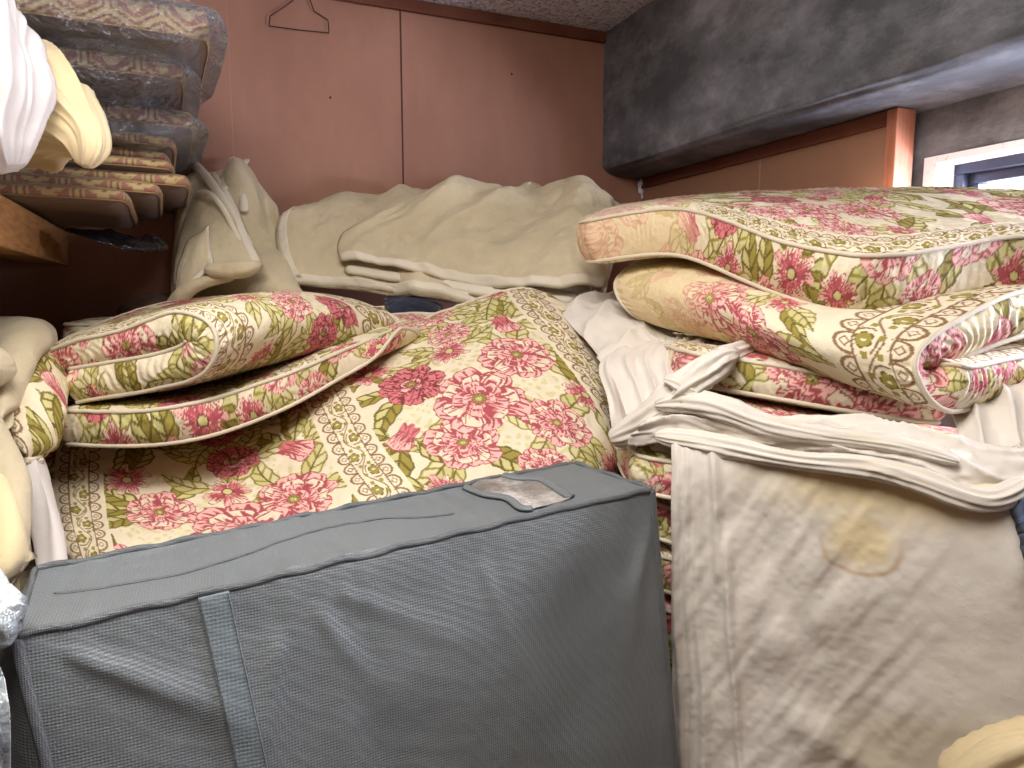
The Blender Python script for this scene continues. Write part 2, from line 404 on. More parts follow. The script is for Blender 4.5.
# ------------------------------------------------------------------ soft goods
def loop_idx(nu, nv):
    a = [np.arange(0, nv-1), np.arange(0, nu-1)*nv+nv-1, (nu-1)*nv+np.arange(nv-1, 0, -1), np.arange(nu-1, 0, -1)*nv]
    return np.concatenate(a)
def grid_faces(nu, nv, off=0, rev=False):
    i, j = np.meshgrid(np.arange(nu-1), np.arange(nv-1), indexing='ij'); a = (i*nv+j).ravel()+off
    q = np.stack([a, a+nv, a+nv+1, a+1], 1)
    return q[:, ::-1] if rev else q
def tube(name, pts, r, mat, parent, closed=True, seg=8, flat=1.0, ref=None, caps=True):
    pts = np.asarray(pts); n = len(pts)
    if closed: t = np.roll(pts, -1, 0)-np.roll(pts, 1, 0)
    else: t = np.gradient(pts, axis=0)
    t /= np.linalg.norm(t, axis=1)[:, None]+1e-12
    rf = np.array([0.31, 0.22, 0.93]) if ref is None else np.asarray(ref)
    s = np.cross(t, rf); s /= np.linalg.norm(s, axis=1)[:, None]+1e-12; b = np.cross(s, t)
    rr = np.broadcast_to(np.asarray(r, dtype=float), (n,))
    if not closed and caps:
        rr = rr.copy(); rr[0] *= .15; rr[-1] *= .15
    an = np.arange(seg)/seg*2*PI
    V = pts[:, None]+rr[:, None, None]*(np.cos(an)[None, :, None]*s[:, None]+flat*np.sin(an)[None, :, None]*b[:, None])
    m = n if closed else n-1
    i, j = np.meshgrid(np.arange(m), np.arange(seg), indexing='ij'); i2 = (i+1) % n; j2 = (j+1) % seg
    F = np.stack([i*seg+j, i2*seg+j, i2*seg+j2, i*seg+j2], -1).reshape(-1, 4)
    return mesh_obj(name, V.reshape(-1, 3), F, mat, parent)
def spath(pts, n):
    C = np.array(pts, dtype=float); return nspl(chord(C[:, None], 0) if False else np.concatenate([[0], np.cumsum(np.linalg.norm(np.diff(C[:, :3], axis=0), axis=1))])/np.linalg.norm(np.diff(C[:, :3], axis=0), axis=1).sum(), C, np.linspace(0, 1, n))

def soft(name, label, cat, C, T, mat, paint=None, res=.0025, k=.05, kp=8, drop=.014, dropw=.06, wr=.002, wf=9.0, disp=None,
         piping=.0038, group=None, gus=None, pleat=.0018, bulge=.012, binding=None, partname='cover', dn=220, single=False, pipe_mat=None, parent=None, paint_bot=None, pucker=1.0):
    """padded or thin cloth: C control grid of the visible face, T thickness below it"""
    D = dense(C, dn)
    Lu = np.linalg.norm(np.diff(D, axis=0), axis=2).sum(0).mean(); Lv = np.linalg.norm(np.diff(D, axis=1), axis=2).sum(1).mean()
    nu = max(8, int(Lu/res)); nv = max(8, int(Lv/res))
    A, B = np.meshgrid(np.linspace(-1, 1, nu), np.linspace(-1, 1, nv), indexing='ij')
    A2 = A*(1-k*np.abs(B)**kp); B2 = B*(1-k*np.abs(A)**kp)
    S = sample(D, (A2+1)/2, (B2+1)/2)
    for _ in range(2):   # soften bilinear facets
        S[1:-1, 1:-1] = (S[1:-1, 1:-1]*2+S[:-2, 1:-1]+S[2:, 1:-1]+S[1:-1, :-2]+S[1:-1, 2:])/6
    n = np.cross(np.gradient(S, axis=0), np.gradient(S, axis=1)); n /= np.linalg.norm(n, axis=2)[..., None]+1e-12
    V = np.concatenate([np.zeros((1, nv)), np.cumsum(np.linalg.norm(np.diff(S, axis=0), axis=2), 0)], 0)
    U = np.concatenate([np.zeros((nu, 1)), np.cumsum(np.linalg.norm(np.diff(S, axis=1), axis=2), 1)], 1)
    e = np.minimum(np.minimum((1+A)/2, (1-A)/2)*Lu, np.minimum((1+B)/2, (1-B)/2)*Lv)
    dr = drop*(1-np.clip(e/dropw, 0, 1))**2.2
    q = int(abs(hash_s(name+label)) % 97)
    w = wr*(noise(U*wf+q, V*wf, 0)+.5*noise(U*wf*2.3, V*wf*2.3+q, 1)+.25*noise(U*wf*5, V*wf*5, 2))
    # gather puckers running in from the seam
    if piping or pleat:
        per = np.where(np.minimum((1+A)/2, (1-A)/2)*Lu < np.minimum((1+B)/2, (1-B)/2)*Lv, U, V)
        w = w+.0016*(pucker if piping else 0)*np.exp(-e/.03)*smooth(e, 0, .008)*np.sin(per/.021*2*PI+4*noise(per*16, e*10, 3))
    dd = disp(U, V, U/Lv, V/Lu) if disp is not None else 0
    Tm = T(U/Lv, V/Lu) if callable(T) else T
    top = S+n*(w+dd-dr)[..., None]
    bot = S+n*((w+dd if T < .03 else 0) - (Tm-dr*1.0))[..., None] if not callable(T) else S-n*(Tm-dr)[..., None]
    li = loop_idx(nu, nv); Pt = top.reshape(-1, 3)[li]; Pb = bot.reshape(-1, 3)[li]
    cen = S.reshape(-1, 3)
    i_ = li//nv; j_ = li % nv
    ii = np.clip(i_, 2, nu-3); jj = np.clip(j_, 2, nv-3)
    out = cen[li]-S[ii, jj]; out /= np.linalg.norm(out, axis=1)[:, None]+1e-12
    perim = np.concatenate([[0], np.cumsum(np.linalg.norm(np.diff(Pt, axis=0), axis=1))])
    th = np.linalg.norm(Pt-Pb, axis=1).mean()
    kr = max(2, int(th/(.0026 if gus and res < .003 else .004 if gus else .02))+1) if th > .012 else 2
    ws = np.linspace(0, 1, kr+1)[1:-1]
    G_ = []; GU = []; GV = []
    for wv in ws:
        g = Pt*(1-wv)+Pb*wv
        bl = bulge*math.sin(PI*wv)**.7+pleat*math.sin(PI*wv)*(.6*np.sin(perim/.019*2*PI+9*noise(perim*11, perim*0+wv*2, 2))+.9*noise(perim*50, perim*0+wv*2, 4))
        G_.append(g+out*bl[:, None]); GU.append(perim); GV.append(np.full(len(perim), wv*th))
    nt_ = nu*nv; m = len(li)
    Vt = np.concatenate([top.reshape(-1, 3), bot.reshape(-1, 3)]+G_)
    rows = [li]+[2*nt_+r*m+np.arange(m) for r in range(len(ws))]+[li+nt_]
    F = [grid_faces(nu, nv), grid_faces(nu, nv, nt_, True)]
    for a, b in zip(rows[:-1], rows[1:]):
        F.append(np.stack([a, np.roll(a, -1), np.roll(b, -1), b], 1))
    F = np.concatenate(F)
    col = None
    if paint is not None:
        ct = paint(U, V, e).reshape(-1, 3)
        cb = ct if T_is_thin(T) else (paint_bot or paint)(U+.17, V+.11, e).reshape(-1, 3)
        cg = [(gus or (lambda a, b: paint(a, b, None)))(np.stack(GU), np.stack(GV)).reshape(-1, 3)] if len(ws) else []
        col = np.concatenate([ct, cb]+cg)
    if parent is not None:
        r = parent; body = mesh_obj(partname, Vt, F, mat, r, col)
    elif single:
        r = mesh_obj(name, Vt, F, mat, None, col); tag(r, label, cat, group); body = r
    else:
        zmin = Vt[:, 2].min(); c0 = Vt.mean(0)
        r = empty(name, (c0[0], c0[1], zmin)); tag(r, label, cat, group)
        body = mesh_obj(partname, Vt, F, mat, r, col)
    if piping:
        st = max(1, int(.005/res))
        tube('piping', Pt[::st]+out[::st]*piping*.6, piping, pipe_mat or M_PIPE, r)
        tube('piping', Pb[::st]+out[::st]*piping*.6, piping, pipe_mat or M_PIPE, r)
    if binding:
        bw, sides = binding
        nb = max(3, int(bw/res))
        def strip(sd):
            if sd == 't': a = (slice(0, nb), slice(None))
            if sd == 'b': a = (slice(nu-nb, nu), slice(None))
            if sd == 'l': a = (slice(None), slice(0, nb))
            if sd == 'r': a = (slice(None), slice(nv-nb, nv))
            tp = (top+n*.0026)[a]; bt = (bot-n*.0026)[a]
            ou = {'t': S[0]-S[3], 'b': S[-1]-S[-4], 'l': S[:, 0]-S[:, 3], 'r': S[:, -1]-S[:, -4]}[sd]
            ou = ou/np.linalg.norm(ou, axis=1)[:, None]*.003
            if sd == 't': tp[0] += ou; bt[0] += ou
            if sd == 'b': tp[-1] += ou; bt[-1] += ou
            if sd == 'l': tp[:, 0] += ou; bt[:, 0] += ou
            if sd == 'r': tp[:, -1] += ou; bt[:, -1] += ou
            a_, b_ = tp.shape[:2]; VV = np.concatenate([tp.reshape(-1, 3), bt.reshape(-1, 3)])
            l2 = loop_idx(a_, b_)
            FF = np.concatenate([grid_faces(a_, b_), grid_faces(a_, b_, a_*b_, True), np.stack([l2, np.roll(l2, -1), np.roll(l2, -1)+a_*b_, l2+a_*b_], 1)])
            return mesh_obj('binding', VV, FF, M_BIND, r)
        for sd in sides: strip(sd)
    return r
def T_is_thin(T): return (not callable(T)) and T < .02
def hash_s(s): return sum((i+1)*ord(c) for i, c in enumerate(s))

def bunch(name, label, cat, path, mat, ridges=7, amp=.2, twist=3.0, res=.003, paint=None, group=None, parent=None, ref=None, seed=0, ends=.25):
    """gathered cloth swept along a path; path rows: (px,py,d, half width, half depth)"""
    pts = np.array([list(P(p[0], p[1], p[2]))+[p[3], p[4]] for p in path])
    L = np.linalg.norm(np.diff(pts[:, :3], axis=0), axis=1).sum(); n = max(20, int(L/res))
    Q = spath(pts, n); c = Q[:, :3]; ra = np.maximum(Q[:, 3], .002); rb = np.maximum(Q[:, 4], .002)
    u = np.linspace(0, 1, n); 
    cap = np.clip(np.minimum(u, 1-u)*L/np.minimum(.03, L*.2), 0, 1); cap = ends+(1-ends)*np.sqrt(1-(1-cap)**2)
    cap[0] = .02; cap[-1] = .02
    t = np.gradient(c, axis=0); t /= np.linalg.norm(t, axis=1)[:, None]
    s = np.cross(t, Fv if ref is None else ref); s /= np.linalg.norm(s, axis=1)[:, None]; b = np.cross(s, t)
    seg = max(48, int(2*PI*ra.max()/res)); an = np.arange(seg)/seg*2*PI
    UU, AA = np.meshgrid(u, an, indexing='ij')
    ph = AA*ridges+twist*2*PI*UU+1.6*noise(UU*L*14+seed, np.cos(AA)*1.5+seed, seed)
    rg = 1-np.abs(np.sin(ph/2))**.7
    f = 1+amp*(rg*1.4-.7)+amp*.7*noise(UU*L*22+seed*3, np.cos(AA)*3+np.sin(AA)*2+9, seed+1)+amp*.35*(1-np.abs(np.sin(ph*1.37+2)))
    V = c[:, None]+(cap*ra)[:, None, None]*(np.cos(AA)*f)[..., None]*s[:, None]+(cap*rb)[:, None, None]*(np.sin(AA)*f)[..., None]*b[:, None]
    i, j = np.meshgrid(np.arange(n-1), np.arange(seg), indexing='ij'); j2 = (j+1) % seg
    F = np.stack([i*seg+j, i*seg+j2, (i+1)*seg+j2, (i+1)*seg+j], -1).reshape(-1, 4)
    col = None
    if paint is not None: col = paint(UU*L, AA, rg).reshape(-1, 3)
    o = mesh_obj(name, V.reshape(-1, 3), F, mat, parent, col)
    if parent is None: tag(o, label, cat, group)
    return o
# ================================================================== the room
YB = 2.18; XB = 1.26; XP = 1.42; ZC = 1.84
box('floor', -1.6, 1.75, -1.9, YB+.1, -.08, 0, M_FLOOR, kind='structure')
box('ceiling', -1.6, 1.75, -1.9, YB+.1, ZC, ZC+.08, M_CEIL, kind='structure')
box('wall_back', -1.6, 1.75, YB, YB+.08, 0, ZC, M_PANEL, kind='structure')
box('wall_left', -1.3, -1.2, -1.9, YB, 0, ZC, M_DARKWALL, kind='structure')
box('wall_front', -1.6, 1.75, -1.9, -1.82, 0, ZC, M_PANELR, kind='structure')
box('trim_1', -1.2, XB, YB-.018, YB, ZC-.035, ZC, M_TRIM, kind='structure', bevel=.003)
# right side: boarded strip, then bare concrete round the window
box('wall_right', XP, XP+.03, 1.172, YB, 0, 1.36, M_PANELR, kind='structure')
WX0, WX1 = 1.49, 1.66; WY0, WY1 = .22, 1.135; WZ0, WZ1 = .93, 1.262
o = []
def cat_boxes(name, bs, mat, kind='structure'):
    V = []; F = []
    for b in bs:
        v, f = boxV(*b); F += [tuple(k+len(V) for k in q) for q in f]; V += v
    ob = mesh_obj(name, V, F, mat, smooth=False); ob['kind'] = kind; return ob
cat_boxes('wall_right_concrete', [(WX0, WX1, -1.9, WY0, 0, ZC), (WX0, WX1, WY1, YB, 0, ZC), (WX0, WX1, WY0, WY1, 0, WZ0), (WX0, WX1, WY0, WY1, WZ1, ZC)], M_CONC)
# plaster lining of the opening
cat_boxes('trim_2', [(WX0-.004, WX1-.01, WY0-.0, WY1, WZ1-.016, WZ1), (WX0-.004, WX1-.01, WY1-.03, WY1, WZ0, WZ1-.016), (WX0-.004, WX1-.01, WY0, WY0+.03, WZ0, WZ1-.016), (WX0-.004, WX1-.01, WY0, WY1, WZ0, WZ0+.012)], M_PLASTER)
win = empty('window_1', (1.58, (WY0+WY1)/2, WZ0)); win['kind'] = 'structure'
def frame(name, x0, x1, y0, y1, z0, z1, w, mat, par):
    V = []; F = []
    for b in [(x0, x1, y0, y1, z1-w, z1), (x0, x1, y0, y1, z0, z0+w), (x0, x1, y0, y0+w, z0+w, z1-w), (x0, x1, y1-w, y1, z0+w, z1-w)]:
        v, f = boxV(*b); F += [tuple(k+len(V) for k in q) for q in f]; V += v
    ob = mesh_obj(name, V, F, mat, par, smooth=False)
    m = ob.modifiers.new('b', 'BEVEL'); m.width = .002; m.segments = 2; return ob
frame('window_frame', 1.545, 1.63, WY0+.03, WY1-.03, WZ0+.012, WZ1-.016, .022, M_FRAME, win)
frame('sash', 1.565, 1.60, WY0+.052, WY1-.052, WZ0+.034, WZ1-.038, .022, M_FRAME, win)
gm, gnt, gb = new_mat('window_glass'); gnt.nodes.remove(gb)
_t = N(gnt, 'ShaderNodeBsdfTransparent'); _g = N(gnt, 'ShaderNodeBsdfGlossy'); _g.inputs['Roughness'].default_value = .05
_m = N(gnt, 'ShaderNodeMixShader'); _m.inputs[0].default_value = .07; gnt.links.new(_t.outputs[0], _m.inputs[1]); gnt.links.new(_g.outputs[0], _m.inputs[2]); gnt.links.new(_m.outputs[0], gnt.nodes['Material Output'].inputs[0])
box('pane', 1.580, 1.584, WY0+.072, WY1-.072, WZ0+.054, WZ1-.058, gm, win)
# concrete beam, with a slanting lower edge
ys = np.linspace(-1.9, YB, 60)
prof = [(XB, ZC), (XB, 1.60), (XB, 1.41), (XB+.006, 1.390), (XB+.03, 1.377), (XB+.09, 1.372), (1.50, 1.366), (1.62, 1.366), (1.62, ZC)]
pr = []
for a, b in zip(prof[:-1], prof[1:]):
    for t in np.linspace(0, 1, 6)[:-1]: pr.append((a[0]*(1-t)+b[0]*t, a[1]*(1-t)+b[1]*t))
pr.append(prof[-1]); pr = np.array(pr)
Y, K = np.meshgrid(np.arange(len(ys)), np.arange(len(pr)), indexing='ij')
bx = pr[K, 0]+.003*noise(ys[Y]*6, K*.5, 1)*(K > 2); bz = pr[K, 1]+.003*noise(ys[Y]*5, K*.4, 2)*((K > 2) & (K < 40))
V = np.stack([bx, ys[Y], bz], -1).reshape(-1, 3)
beam = mesh_obj('ceiling_beam', V, grid_faces(len(ys), len(pr), 0, True), M_CONC); beam['kind'] = 'structure'
box('trim_3', XP-.010, XP, 1.174, YB, 1.335, 1.368, M_TRIM, kind='structure', bevel=.002)
box('trim_4', XP-.014, XP+.045, 1.146, 1.174, 0, 1.368, M_POST, kind='structure', bevel=.003)
# crumbled filler in the corner under the beam
fl = []
th = np.linspace(0, 1, 14)
tube('trim_5', [np.array([XP-.008+.006*math.sin(9*t), YB-.012, 1.385-.085*t]) for t in th], .013*(1-.6*th)+.004*np.sin(th*20), M_PLASTER, None, closed=False)['kind'] = 'structure'

# shelf: thick timber edge and deck
sh = empty('wooden_shelf', (-.7, 1.0, 1.0)); tag(sh, 'thick brown timber edged shelf on the side wall carrying the thin floor cushions', 'shelf')
V = [(-.25,-.4,1.034),(-.345,2.175,1.034),(-.25,-.4,1.122),(-.345,2.175,1.122),(-.33,-.4,1.034),(-.425,2.175,1.034),(-.33,-.4,1.122),(-.425,2.175,1.122)]
ob = mesh_obj('edge_beam', V, [(0,1,3,2),(4,6,7,5),(0,2,6,4),(1,5,7,3),(2,3,7,6),(0,4,5,1)], M_BEAM, sh, smooth=False)
mm = ob.modifiers.new('b', 'BEVEL'); mm.width = .004; mm.segments = 2
V = [(-.33,-.4,1.095),(-.425,2.175,1.095),(-.33,-.4,1.118),(-.425,2.175,1.118),(-1.2,-.4,1.095),(-1.2,2.175,1.095),(-1.2,-.4,1.118),(-1.2,2.175,1.118)]
mesh_obj('deck', V, [(0,1,3,2),(4,6,7,5),(0,2,6,4),(1,5,7,3),(2,3,7,6),(0,4,5,1)], M_DARKWALL, sh, smooth=False)

# wire hanger on the back wall
hp = [(301,-16),(293,0),(281,9),(270,16),(269,26),(299,30),(329,33),(328,20),(314,11),(310,0),(301,-16)]
def wallpt(px, py, off=.010):
    q = P(px, py, 1)-CAM; t = (YB-off-CAM[1])/q[1]; return CAM+q*t
hg = empty('wire_hanger', wallpt(300, 33)); tag(hg, 'thin dark wire clothes hanger hanging flat against the back wall', 'hanger')
Q = []
for a, b in zip(hp[:-1], hp[1:]):
    for t in np.linspace(0, 1, 8)[:-1]: Q.append(wallpt(a[0]*(1-t)+b[0]*t, a[1]*(1-t)+b[1]*t))
tube('wire', Q, .0014, M_WIRE, hg)
hk = [wallpt(301, -16-2*i) for i in range(5)]+[wallpt(301+9*math.sin(a), -33+9*math.cos(a)*-1+0, .010) for a in np.linspace(-.2, 3.6, 12)]
tube('hook', hk, .0014, M_WIRE, hg, closed=False)

# ================================================================== quilts
QC = 'quilt'; GF = 'floral quilts'
pf = lambda ox, oy, **kw: (lambda U, V, e: floral(U, V, ox, oy, **kw))
def gus(ox, oy): return lambda a, b: floral(a, b*1.0, ox, oy+.16, PX=.36, bands=False)

# --- big quilt in the middle (top face up, slumped over the pile)
C = G([
 [(62,398,1.52),(150,392,1.52),(250,378,1.53),(345,344,1.56),(428,312,1.6),(480,295,1.62),(527,282,1.62),(556,292,1.63)],
 [(50,428,1.38),(150,432,1.4),(255,420,1.41),(347,378,1.43),(435,345,1.46),(490,325,1.49),(548,314,1.5),(594,328,1.52)],
 [(42,465,1.27),(150,470,1.28),(258,450,1.29),(352,420,1.3),(445,385,1.33),(520,368,1.36),(586,370,1.39),(618,382,1.43)],
 [(44,512,1.17),(150,515,1.17),(260,500,1.18),(358,472,1.2),(455,440,1.23),(540,420,1.27),(603,420,1.32),(632,434,1.37)],
 [(58,560,1.08),(155,570,1.06),(262,560,1.07),(362,535,1.10),(460,505,1.15),(548,482,1.2),(598,470,1.27),(620,478,1.34)],
 [(75,625,1.06),(160,640,1.05),(265,635,1.05),(365,615,1.08),(462,590,1.13),(545,560,1.2),(580,540,1.28),(590,535,1.36)],
])
def disp_A(U, V, s, t):
    puff = .010*np.sin(np.clip(s, 0, 1)*PI*3)**2
    crease = -.012*np.exp(-((U-.47-.10*(t-.3))/.012)**2)*smooth(t, .25, .5)*0
    return puff+crease+.006*noise(U*6, V*5, 3)+.0012*noise(U*70, V*16, 2)+.0012*noise(U*16+4, V*60, 1)
def paint_A(U, V, e):
    return floral(U, V, -.02, .28, PX=.485, PY=.53, bs=1.14)
A = soft('floral_quilt', 'large cream quilt with pink bouquets lying spread behind the grey storage bag', QC, C, .085, M_PRINT, paint_A, res=.0016, k=.035, disp=disp_A, gus=gus(.1, .2), group=GF, drop=.016, dropw=.06)

# --- folded quilt on the left: lower arm (flat pad with its side strip in view)
C = G([
 [(70,372,1.50),(160,362,1.52),(250,345,1.55),(330,325,1.6),(400,312,1.66),(452,312,1.7)],
 [(62,392,1.33),(150,388,1.33),(240,372,1.37),(320,345,1.45),(390,322,1.55),(448,318,1.65)],
 [(60,408,1.17),(110,409,1.15),(190,402,1.15),(262,380,1.22),(328,355,1.32),(392,330,1.46)],
])
Bq = soft('floral_quilt', 'folded pink flowered quilt, lower flat layer with long curved side strip showing', QC, C, lambda s, t: .066-.036*smooth(s, .45, 1), M_PRINT, pf(.1, .1), res=.0018, k=.03, gus=gus(.33, .05), group=GF, drop=.004, bulge=.014)
# --- the U-shaped roll lying on it: rows go round the fold, columns from the near end to the far end
C = G([
 [(38,352,1.22),(90,325,1.42),(170,300,1.6),(240,296,1.72)],
 [(80,336,1.18),(150,312,1.36),(230,296,1.55),(300,292,1.68)],
 [(135,322,1.14),(205,300,1.3),(280,291,1.48),(345,296,1.62)],
 [(190,309,1.11),(250,298,1.25),(320,297,1.42),(385,309,1.58)],
 [(218,330,1.10),(275,322,1.22),(340,318,1.39),(400,321,1.56)],
 [(217,362,1.11),(272,352,1.24),(340,340,1.40),(398,329,1.57)],
 [(185,386,1.14),(245,372,1.28),(315,352,1.44),(380,335,1.60)],
 [(130,397,1.17),(200,380,1.33),(275,360,1.49),(345,342,1.64)],
 [(75,405,1.20),(140,392,1.37),(220,372,1.54),(300,352,1.68)],
])
C = C.transpose(1, 0, 2)[::-1]      # far end first, so the padding lies inside the fold
def paint_U(U, V, e):
    # V runs from the far end to the near end; lace follows the near end
    c = floral(V, U, .22, .30, PX=.9, band=.0001, PY=.44, bands=False)
    L = V[-1:].max(0, keepdims=True)
    c = lace_over(c, L-V+.012, U, .10)
    return lace_over(c, V-.0, U, .14)
U1 = soft('floral_quilt', 'thick flowered quilt doubled over like a U with its open side to the left', QC, C, .068, M_PRINT,
     paint_U, res=.0019, k=.015, gus=gus(.05, .12), group=GF, drop=.006, bulge=.014)
# --- end of the folded quilt poking out at far left
C = G([
 [(22,350,1.26),(42,342,1.24),(64,362,1.23),(78,388,1.24)],
 [(4,388,1.14),(34,372,1.12),(58,384,1.13),(76,404,1.17)],
 [(-4,425,1.07),(26,412,1.05),(52,415,1.07),(72,425,1.12)],
 [(4,462,1.04),(24,455,1.02),(44,455,1.04),(60,458,1.09)],
])
soft('floral_quilt', 'puckered end of a flowered quilt jutting out beside the cream blanket at far left', QC, C, .06, M_PRINT, pf(.02, .15), res=.0018, k=.05, gus=gus(.1, .3), group=GF, drop=.02, dropw=.03)

# --- right-hand stack
r0 = [(606,206,1.72),(700,193,1.72),(800,187,1.68),(900,184,1.46),(1020,185,1.27),(1110,190,1.15)]
r1 = [(594,209,1.62),(695,197,1.55),(795,194,1.48),(895,192,1.33),(1020,196,1.2),(1120,202,1.1)]
r2 = [(584,213,1.52),(685,200,1.42),(790,210,1.26),(885,214,1.17),(1015,211,1.13),(1120,212,1.06)]
r3 = [(576,217,1.42),(672,203,1.32),(780,232,1.1),(860,247,1.0),(1000,231,1.03),(1120,222,1.0)]
def paint_top(U, V, e):
    c = floral(U, V, .17, .10, PX=.44, PY=.45, bs=1.05, bands=False)
    L = V[-1:].max(0, keepdims=True)
    c = lace_over(c, L-V+.02, U, .09, (U > .25))
    f = (1-smooth(U+.05*noise(U*12, V*12, 2), .12, .30))[..., None]*.65
    return c*(1-f)+CREAM*f
def gus_fade(a, b):
    c = floral(a, b*.8, .1, .20, PX=.36, bands=False)
    f = (smooth(a+.03*noise(a*20, b*20, 1), a.max()*.76, a.max()*.80)*(1-smooth(a, a.max()*.95, a.max()*.99)))[..., None]*.72
    return c*(1-f)+rgb(232, 208, 164)*f
Q1 = soft('floral_quilt', 'pink and olive flowered quilt lying topmost on the stack by the window', QC, G([r0, r1, r2, r3]), .108, M_PRINT, paint_top, res=.0018, k=.05, kp=10, gus=gus_fade, group=GF, drop=.012, bulge=.016)

c0 = [(800,250,1.60),(700,252,1.55),(645,258,1.50),(613,285,1.45),(626,312,1.42),(680,330,1.45),(780,330,1.55)]
c1 = [(900,268,1.35),(820,266,1.28),(745,275,1.25),(708,306,1.18),(722,336,1.19),(780,350,1.25),(880,345,1.35)]
c2 = [(1010,280,1.20),(930,286,1.12),(850,305,1.05),(806,343,1.00),(826,374,1.02),(880,385,1.08),(980,368,1.17)]
c3 = [(1110,280,1.06),(1015,290,.99),(948,320,.945),(913,362,.92),(926,402,.93),(975,410,.98),(1090,388,1.08)]
def paint_Q2(U, V, e):
    c = floral(V, U, .10, .22, PX=.80, PY=.46, bands=False)
    L = V[-1:].max(0, keepdims=True)
    c = lace_over(c, L-V+.01, U, .13)
    f = (1-smooth(V+.06*noise(U*9, V*9, 2), .18, .42))[..., None]*.78
    return c*(1-f)+rgb(228, 206, 160)*f
Q2 = soft('floral_quilt', 'faded flowered quilt folded in two directly under the topmost one by the window', QC,
     G([c0, c1, c2, c3])[:, ::-1], .074, M_PRINT, paint_Q2, res=.0017, k=.012, gus=gus(.02, .2), group=GF, drop=.006, bulge=.013)

def slab(corn, z, T, label, res, ox, disp=None, paint=None, name='floral_quilt', k=.05, **kw):
    """corn: back-left, back-right, front-left, front-right in plan; z of the top face"""
    bl, br, fl, fr = [np.array(c) for c in corn]
    rows = []
    for t in np.linspace(0, 1, 4):
        row = []
        for s in np.linspace(0, 1, 4):
            p = (bl*(1-s)+br*s)*(1-t)+(fl*(1-s)+fr*s)*t
            zz = z if np.isscalar(z) else z[0]*(1-s)+z[1]*s
            row.append((p[0], p[1], zz+.006*math.sin(3*s+2*t)))
        rows.append(row)
    return soft(name, label, QC, np.array(rows), T, M_PRINT, paint or pf(ox, .1), res=res, k=k, kp=10, gus=gus(ox, ox*.7), group=GF, drop=.012, **kw)
def floor_xy(px, py, f): q = Pf(px, py, f); return (q[0], q[1])
FL = floor_xy(686, 360, 1.13); FR = floor_xy(962, 360, .965)
# the two quilts just below the folded one
slab([(.97, 1.5), (1.37, 1.3), FL, FR], (.868, .838), .072, 'flowered quilt with dark pink roses third from the top in the window stack', .0024, .02, k=.06)
slab([(.97, 1.5), (1.37, 1.3), floor_xy(700, 400, 1.10), floor_xy(950, 400, .96)], (.792, .762), .04, 'thin flowered quilt showing as a narrow strip above the twisted white sheet', .0026, .22)
FL2 = np.array((.60, .93)); FR2 = np.array((1.0, .42))
BL2 = (.93, 1.6); BR2 = (1.38, .75)
zt = .705; names = ['flowered quilt just under the hanging white sheet, corner showing at its left',
  'second flowered quilt down behind the hanging sheet, beside the bag corner',
  'third flowered quilt down, in the gap between grey bag and sheet']
offs = [(0, 0), (.035, .01), (.03, .015)]
for i in range(3):
    d = np.array(offs[i])
    slab([BL2, BR2, FL2+d, FR2], zt-i*.084, .080, names[i], .0028, .11+.2*i)
fz = zt-3*.084; T5 = fz/3
for i in range(3):
    slab([BL2, BR2, FL2+np.array((.03, .0)), FR2], fz-i*T5, T5-.004, 'flowered quilt low in the window stack, seen only beside the bag', .008, .3+.2*i, piping=.0038)
# quilts that carry the middle of the pile
for i in range(4):
    h = .46/4
    slab([(-.40, 1.95), (.62, 1.75), (-.42, 1.17), (.50, 1.05)],   .46-i*h, h-.004, 'flowered quilt buried under the big quilt behind the grey bag', .012, .2*i)
for i in range(3):
    h = .16
    slab([(-.30, 2.14), (.90, 2.14), (-.30, 1.72), (.72, 1.70)], .90-i*.12, .112, 'flowered quilt buried under the beige blankets by the back wall', .012, .2*i)

# ================================================================== beige blankets
BC = 'blanket'
r = [
 [(296,212,1.99),(345,203,2.06),(400,203,2.09),(460,200,2.12),(512,197,2.12),(575,190,2.12),(628,215,2.1)],
 [(288,206,1.90),(342,193,1.98),(400,191,2.0),(455,193,2.0),(512,188,1.99),(572,181,1.98),(618,207,1.96)],
 [(280,226,1.84),(340,214,1.9),(400,214,1.9),(455,213,1.88),(515,214,1.86),(575,208,1.85),(614,230,1.84)],
 [(284,256,1.80),(340,243,1.84),(400,246,1.82),(455,248,1.8),(515,252,1.78),(570,250,1.76),(608,262,1.75)],
 [(292,280,1.76),(340,284,1.78),(400,290,1.74),(455,296,1.71),(512,304,1.69),(562,310,1.68),(600,304,1.68)],
]
def disp_bl(U, V, s, t): 
    return .026*noise(U*6+1, V*5, 0)+.020*noise(U*12, V*8, 1)+.006*noise(U*26, V*20, 3)+.0015*noise(U*60, V*60, 2)
soft('beige_blanket', 'beige wool blanket laid folded along the back wall, its bound corner at the left end', BC, G(r), .03, M_BLANKET, res=.0035, k=.03, disp=disp_bl, piping=0, pleat=0, drop=.012, dropw=.04, wr=.003, group='beige blankets', binding=(.022, 'lb'))
r = [
 [(428,208,1.96),(470,199,1.98),(512,192,1.98),(545,186,1.97),(578,184,1.96),(620,214,1.94)],
 [(408,203,1.88),(455,190,1.9),(508,188,1.9),(545,192,1.9),(580,180,1.9),(616,208,1.88)],
 [(362,224,1.83),(425,215,1.82),(492,214,1.82),(545,208,1.81),(583,204,1.8),(616,228,1.78)],
 [(340,243,1.79),(408,241,1.77),(478,244,1.75),(535,243,1.73),(580,240,1.71),(612,254,1.69)],
 [(339,257,1.76),(402,266,1.73),(466,276,1.7),(525,284,1.67),(570,286,1.65),(606,284,1.64)],
]
